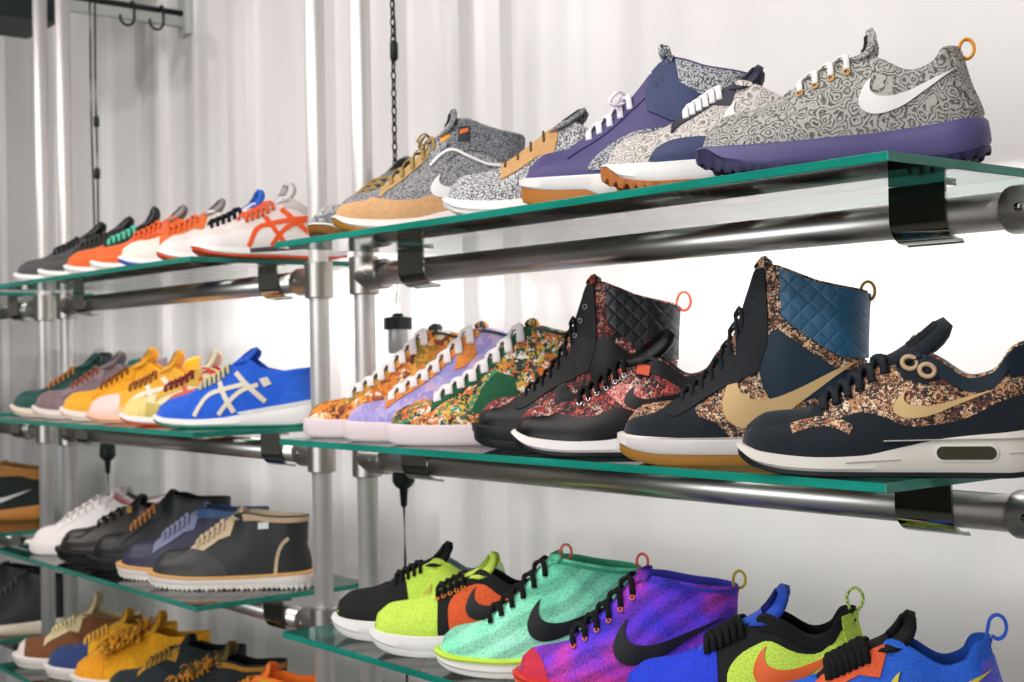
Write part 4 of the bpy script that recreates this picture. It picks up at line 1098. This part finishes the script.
toe_cap(s, suede('#f2d98a', .08)); mudguard(s, leather('#c9b25a', .5)); eyestay(s, suede('#e2b04a', .1)); racing_stripes(s, plain('#d9573a', .5)); collar(s, plain('#d9473a', .8), .01)
s = low('golden yellow trainer with a pale pink toe', HM, (-2.095, .030, Z_M), 49, suede('#f2b23a', .08), rubber('#f4c3a4'), rubber('#f0a98a'), plain('#d9972a', .9), suede('#f0ac34', .08), plain('#9a5a2a', .8), L=.33, tip=(.61, .156))
toe_cap(s, leather('#f3d6cf', .6), .26, .20); racing_stripes(s, leather('#f5e8d6', .5)); mudguard(s, leather('#f3c79a', .6), [(0, .040), (.2, .036), (.4, .034), (.7, .044), (1, .06)])
s = low('deep yellow suede trainer with dark lace holes', HM, (-2.245, .030, Z_M), 50, suede('#efa91f', .1), rubber('#f3e3d6'), rubber('#efd9c9'), plain('#c98a1a', .9), suede('#f0ae28', .1), plain('#8a4a1c', .8), L=.33, tip=(.63, .164), style=AM)
mudguard(s, suede('#f2b030', .08)); eyestay(s, suede('#e9a01c', .1))
s = low('grey-mauve suede trainer with rust laces', HM, (-2.420, .030, Z_M), 51, suede('#7d6a70', .12), rubber('#eadbd3'), rubber('#e0cfc6'), plain('#4c6a72', .9), suede('#77666c', .1), plain('#9a4a34', .8), L=.33, style=AM, tip=(.63, .158))
mudguard(s, suede('#86737a', .1)); eyestay(s, suede('#8d7a80', .1)); toe_cap(s, suede('#80696c', .1))
s = low('dark green suede trainer beside the grey-mauve one, leftmost of its shelf', HM, (-2.568, .030, Z_M), 52, suede('#1d4a44', .14), rubber('#e6d6c6'), rubber('#d9c4ae'), plain('#15332f', .9), suede('#17403a', .12), plain('#b5763a', .8), L=.33, style=AM, tip=(.63, .156))
mudguard(s, suede('#215048', .12)); eyestay(s, suede('#173a36', .12)); swoosh(s, suede('#2f6a5c', .1), .5, .06, .9, .095)
# lower shelf
def derby(label, toe, ang, up, mid, out, lin_, tng, lace, **k):
    return low(label, HB, toe, ang, up, mid, out, lin_, tng, lace, style=DERBY, name='leather_shoe', **k)
BKL = leather('#26282a', .38)
s = derby('charcoal leather ankle shoe with beige lace panel and white ripple sole', (-1.790, .035, Z_B), 46, leather('#2b2f2e', .45), rubber('#ece4de'), rubber('#efe8e2'), plain('#c9b49a', .9), suede('#c9b294', .08), plain('#c4ae90', .8), L=.335, n=6, lw=.0046, lugs=34, lugd=.004,
          top=[(0, .052), (.03, .063), (.1, .072), (.22, .078), (.32, .092), (.42, .114), (.55, .145), (.62, .148), (.75, .142), (.88, .140), (1, .140)], tip=(.57, .158))
s.both('vamp', catmull([(0, .052), (.05, .062), (.15, .072), (.26, .078), (.36, .074), (.44, .062), (.50, .046), (.52, .030)], 4)+[(.3, .02), (0, .03)], leather('#3a3a3a', .38), off=.002)
eyestay(s, suede('#cdb596', .08), .024, tail=.02); s.both('heel_strip', strip_shape([(.80, .03), (.815, .06), (.85, .085), (.90, .10)], .007, s.L), suede('#c9b294', .08), off=.0024)
s.both('collar', [(.60, .0002, 1), (.7, .0002, 1), (.85, .0002, 1), (1, .0002, 1), (1, .010, 1), (.85, .010, 1), (.7, .010, 1), (.61, .014, 1)], suede('#c3a78a', .08), off=.002)
s.both('woven_tag', [(.70, .118), (.765, .119), (.765, .132), (.70, .131)], plain('#dfe4e2', .7), off=.0026)
s.slab('welt', leather('#d9a468', .6), lambda t: s.zm(t)-.005, lambda t: s.zm(t)+.001, [(0, .0062), (.5, .0068), (1, .001)], 60)
s = derby('navy leather shoe with lavender lace panel and white sole', (-1.945, .035, Z_B), 47, leather('#35344a', .45), rubber('#ece1d9'), rubber('#efe6e0'), plain('#2f4a78', .9), leather('#5d6388', .5), plain('#7d7f9c', .8), L=.33, lw=.0046, lugs=34, lugd=.004,
          top=[(0, .052), (.03, .063), (.1, .072), (.22, .078), (.32, .092), (.42, .114), (.55, .143), (.62, .145), (.75, .140), (.88, .140), (1, .142)], tip=(.57, .156))
eyestay(s, leather('#7a7d9c', .5), .024, tail=.02); s.slab('welt', leather('#d9a468', .6), lambda t: s.zm(t)-.005, lambda t: s.zm(t)+.001, [(0, .0062), (.5, .0068), (1, .001)], 60); collar(s, leather('#3f5f8c', .5), .016)
s = derby('black leather mid shoe with brown laces between the navy and glossy ones', (-2.115, .040, Z_B), 48, leather('#17191b', .4), rubber('#1b1c1d'), rubber('#141516'), plain('#131415', .9), leather('#17191b'), plain('#b0713c', .8), L=.325, lw=.003,
          top=[(0, .052), (.03, .063), (.1, .072), (.22, .078), (.32, .094), (.42, .118), (.55, .156), (.62, .160), (.75, .150), (.88, .150), (1, .150)], tip=(.58, .172))
eyestay(s, leather('#1b1c1e'), .02)
s = derby('glossy black leather moccasin-toed shoe with thick black sole', (-2.290, .035, Z_B), 50, leather('#2f2b29', .26), rubber('#1a1a1a', .35), rubber('#101112'), plain('#1c2436', .9), leather('#26221f', .3), plain('#15130f', .8), L=.325, n=4, lw=.0034, tip=(.60, .150))
s.panel('toe_seam', catmull([(.04, -.6), (.16, -.95), (.29, -.85), (.30, 0), (.29, .85), (.16, .95), (.04, .6), (.02, 0)], 4, closed=True), leather('#38332f', .24), mode='v', off=.002)
s.both('gold_tag', [(.52, .0002, 1), (.56, .0002, 1), (.565, .014, 1), (.525, .014, 1)], plain('#b08a4a', .35), off=.003)
s = low('white leather tennis shoe with pink heel beside the glossy black shoe', HB, (-2.460, .035, Z_B), 50, leather('#efe6e4', .5), rubber('#f0e6e3'), rubber('#e9ddd8'), plain('#e2a0ac', .9), leather('#f0e8e6', .5), plain('#efe4e2', .8), L=.325, style=VULC, tip=(.60, .150),
        top=[(0, .046), (.03, .055), (.1, .062), (.2, .068), (.3, .086), (.42, .108), (.57, .132), (.62, .128), (.75, .110), (.88, .116), (1, .124)], ttop=.58)
heel_panel(s, leather('#c83a52', .5), .90, .118); eyestay(s, leather('#f0e9e7', .5))
s = low('white tennis shoe with dark laces, leftmost on the left lower shelf', HB, (-2.57, .12, Z_B), 53, leather('#e6dcd9', .5), rubber('#efe4e0'), rubber('#e6dad4'), plain('#555555', .9), leather('#cfc6c6', .5), plain('#2b2b2e', .8), L=.31, style=VULC, tip=(.60, .145),
        top=[(0, .046), (.03, .055), (.1, .062), (.2, .068), (.3, .084), (.42, .104), (.57, .126), (.62, .122), (.75, .105), (.88, .110), (1, .118)], ttop=.58)
# lowest shelf
YEL = suede('#f0a614', .14)
s = low('bright orange suede shoe at the right end of the lowest left shelf', HL, (-1.700, .05, Z_L), 40, suede('#ee6c16', .12), rubber('#1e1f1e'), rubber('#141514'), plain('#e06a1a', .9), suede('#f0761c', .1), plain('#d9861f', .8), L=.325, style=DERBY, name='suede_shoe', tip=(.58, .150)); collar(s, suede('#d99a24', .12), .014)
s = low('black shoe with olive and orange fringed tongue beside the orange one', HL, (-1.885, .05, Z_L), 44, suede('#20262a', .2), rubber('#1e1f1e'), rubber('#141514'), plain('#15181a', .9), suede('#6a5a26', .2), plain('#c98a24', .8), L=.325, style=DERBY, name='suede_shoe', tip=(.59, .160)); fringe(s, [suede('#d98a1c', .2), suede('#6a5a22', .2)], 40); collar(s, suede('#b07a22', .15), .010)
s = low('dark navy suede shoe with black collar between fringed shoes', HL, (-2.065, .05, Z_L), 46, suede('#1b2629', .2), rubber('#d9d2ce'), rubber('#b9b2ae'), plain('#14191b', .9), suede('#1d282b', .2), plain('#8a6a2a', .8), L=.325, style=DERBY, name='suede_shoe', tip=(.58, .148)); eyestay(s, suede('#b9852a', .2), .010)
s = low('bright yellow fringed suede shoe with white sole', HL, (-2.250, .05, Z_L), 48, YEL, rubber('#efe6dc'), rubber('#e0d6cc'), plain('#c98c14', .9), suede('#d99a1c', .15), plain('#e8a21c', .8), L=.33, style=DERBY, name='suede_shoe', tip=(.62, .172)); fringe(s, [YEL, suede('#c98a1c', .2)], 110, ln=.044, zlift=.006); toe_cap(s, suede('#f2a010', .1), .26, .2)
s = low('navy-toed yellow shoe with white sole behind the bright yellow one', HL, (-2.400, .045, Z_L), 49, suede('#eaa820', .14), rubber('#efe6e0'), rubber('#e0d6cc'), plain('#b98a1c', .9), suede('#d9a530', .15), plain('#e8b04c', .8), L=.325, style=DERBY, name='suede_shoe', tip=(.60, .158)); toe_cap(s, suede('#2b3f74', .12), .36, .27)
s = low('brown suede shoe with cream tongue and white toe, leftmost on the lowest shelf', HL, (-2.566, .03, Z_L), 50, suede('#7a4a2a', .14), rubber('#efe6e0'), rubber('#e0d6cc'), plain('#d9c49a', .9), suede('#dcc79a', .1), plain('#e6d3a4', .8), L=.325, style=DERBY, name='suede_shoe', tip=(.62, .176)); toe_cap(s, rubber('#efe2dc', .5), .10, .05); eyestay(s, suede('#e3cfa2', .1), .02)
# beyond the left pole
s = low('black and tan shoe with gum sole beyond the left pole', None, (-3.33, .08, Z_B), 52, suede('#1d2422', .2), GUM, rubber('#8a5f22'), plain('#a9763c', .9), suede('#a9743a', .12), plain('#c9c4bd', .8), L=.325, style=CHUKKA); collar(s, suede('#b3783a', .12), .03); swoosh(s, plain('#d8d4cf'), .45, .05, .9, .09)
s = low('dark ankle boot beyond the left pole near the bottom', 'dark boots far left', (-3.080, .06, Z_L), 52, leather('#26262a', .5), rubber('#d9cdb8'), rubber('#b9ab92'), plain('#1a1a1c', .9), leather('#2b2a2c'), plain('#4a4a4a', .8), L=.325, style=CHUKKA, name='ankle_boot'); toe_cap(s, leather('#2c2d33', .4))
s = low('dark ankle boot with brown laces, farthest left near the bottom', 'dark boots far left', (-3.27, .06, Z_L), 52, leather('#2b2724', .5), rubber('#2a2622'), rubber('#1a1816'), plain('#1a1a1c', .9), leather('#2b2622'), plain('#6a5238', .8), L=.325, style=CHUKKA, name='ankle_boot'); toe_cap(s, leather('#302a26', .4))
# ------------------------------------------------------------------ light, camera
names = ('nearest the right wall', 'above the navy sneakers', 'above the floral high-tops', 'above the orange running shoes', 'farthest left')
for nm, x, aimx in zip(names, (.75, -.25, -1.25, -2.3, -3.4), (.1, -.55, -1.4, -2.3, -3.1)):
    lamp(x, -1.25, 1.55, (aimx, .1, .1), 4, .10, 'black ceiling spotlight over the aisle, '+nm)
def panel_light(x, y, sx, sy, watts, label):
    r = empty('ceiling_light_panel', (x, y, CEIL)); tag(r, label, 'ceiling light', 'ceiling light panels')
    bm = bmesh.new(); box(bm, -sx/2-.03, sx/2+.03, -sy/2-.03, sy/2+.03, -.03, -.0005, bev=.003); mk('housing', bm, plain('#dddddd', .5), r, smooth=False)
    L = bpy.data.lights.new('panel_glow', 'AREA'); L.shape = 'RECTANGLE'; L.size = sx; L.size_y = sy; L.energy = watts; L.color = (1, .94, .915)
    o = bpy.data.objects.new('panel_glow', L); link(o, r); o.location = (0, 0, -.035)
panel_light(-.6, -.75, 1.6, .4, 9., 'white ceiling light panel above the right shelves'); panel_light(-2.7, -.75, 1.6, .4, 9., 'white ceiling light panel above the left shelves'); panel_light(-.6, -2.6, 1.6, .5, 8, 'white ceiling light panel added across the aisle as front fill')  # third panel is unseen front fill, added farther back
def led_strip(x0, x1, z, watts, label):  # unseen strip added behind a top rail to brighten the wall band
    r = empty('light_strip', ((x0+x1)/2, YR+.036, z)); tag(r, label, 'light strip', 'unseen light strips added behind the rails')
    w = x1-x0
    bm = bmesh.new(); box(bm, -w/2, w/2, -.010, .004, -.004, .006, bev=.001); mk('channel', bm, plain('#d8d8d8', .4), r, smooth=False)
    L = bpy.data.lights.new('strip_glow', 'AREA'); L.shape = 'RECTANGLE'; L.size = w; L.size_y = .01; L.energy = watts; L.color = (1, .985, .97)
    o = bpy.data.objects.new('strip_glow', L); link(o, r); o.location = (0, .006, -.007)
    o.rotation_euler = (math.radians(48), 0, 0)
led_strip(-1.015, -.125, Z_T-.0465, LED, 'unseen light strip added behind the right top rail to brighten the wall'); led_strip(-2.455, -1.60, Z_T-.0465, LED, 'unseen light strip added behind the left top rail to brighten the wall')
def shop_window():  # added frontal fill from behind the camera, no real opening there
    L = bpy.data.lights.new('window_daylight', 'AREA'); L.shape = 'RECTANGLE'; L.size = 3.6; L.size_y = 1.7; L.energy = DAY; L.color = (.97, .985, 1)
    o = bpy.data.objects.new('window_daylight', L); link(o); o.location = (-.1, -4.15, .25); o.rotation_euler = (math.radians(90), 0, 0)
shop_window()
W = bpy.data.worlds.new('World'); SC.world = W; W.use_nodes = True
W.node_tree.nodes['Background'].inputs[0].default_value = (.9, .93, 1, 1); W.node_tree.nodes['Background'].inputs[1].default_value = .25

cam = bpy.data.cameras.new('camera'); co = bpy.data.objects.new('camera', cam); COL.objects.link(co)
cam.sensor_width = 36.; cam.lens = 1377.78*36/1024; cam.clip_start = .02
F = Vector((-.7763, .63029, .00929)); R = Vector((.63009, .77631, -.01788)); U = Vector((.01848, .00803, .9998))
M3 = Matrix((R, U, -F)).transposed()
co.matrix_world = Matrix.Translation((.82516, -1.14197, .13431)) @ M3.to_4x4()
cam.dof.use_dof = True; cam.dof.focus_distance = 1.55; cam.dof.aperture_fstop = 8.
SC.camera = co
SC.view_settings.view_transform = 'Standard'; SC.view_settings.look = 'None'; SC.view_settings.gamma = 1; SC.view_settings.use_curve_mapping = False
SC.view_settings.exposure = EXPO
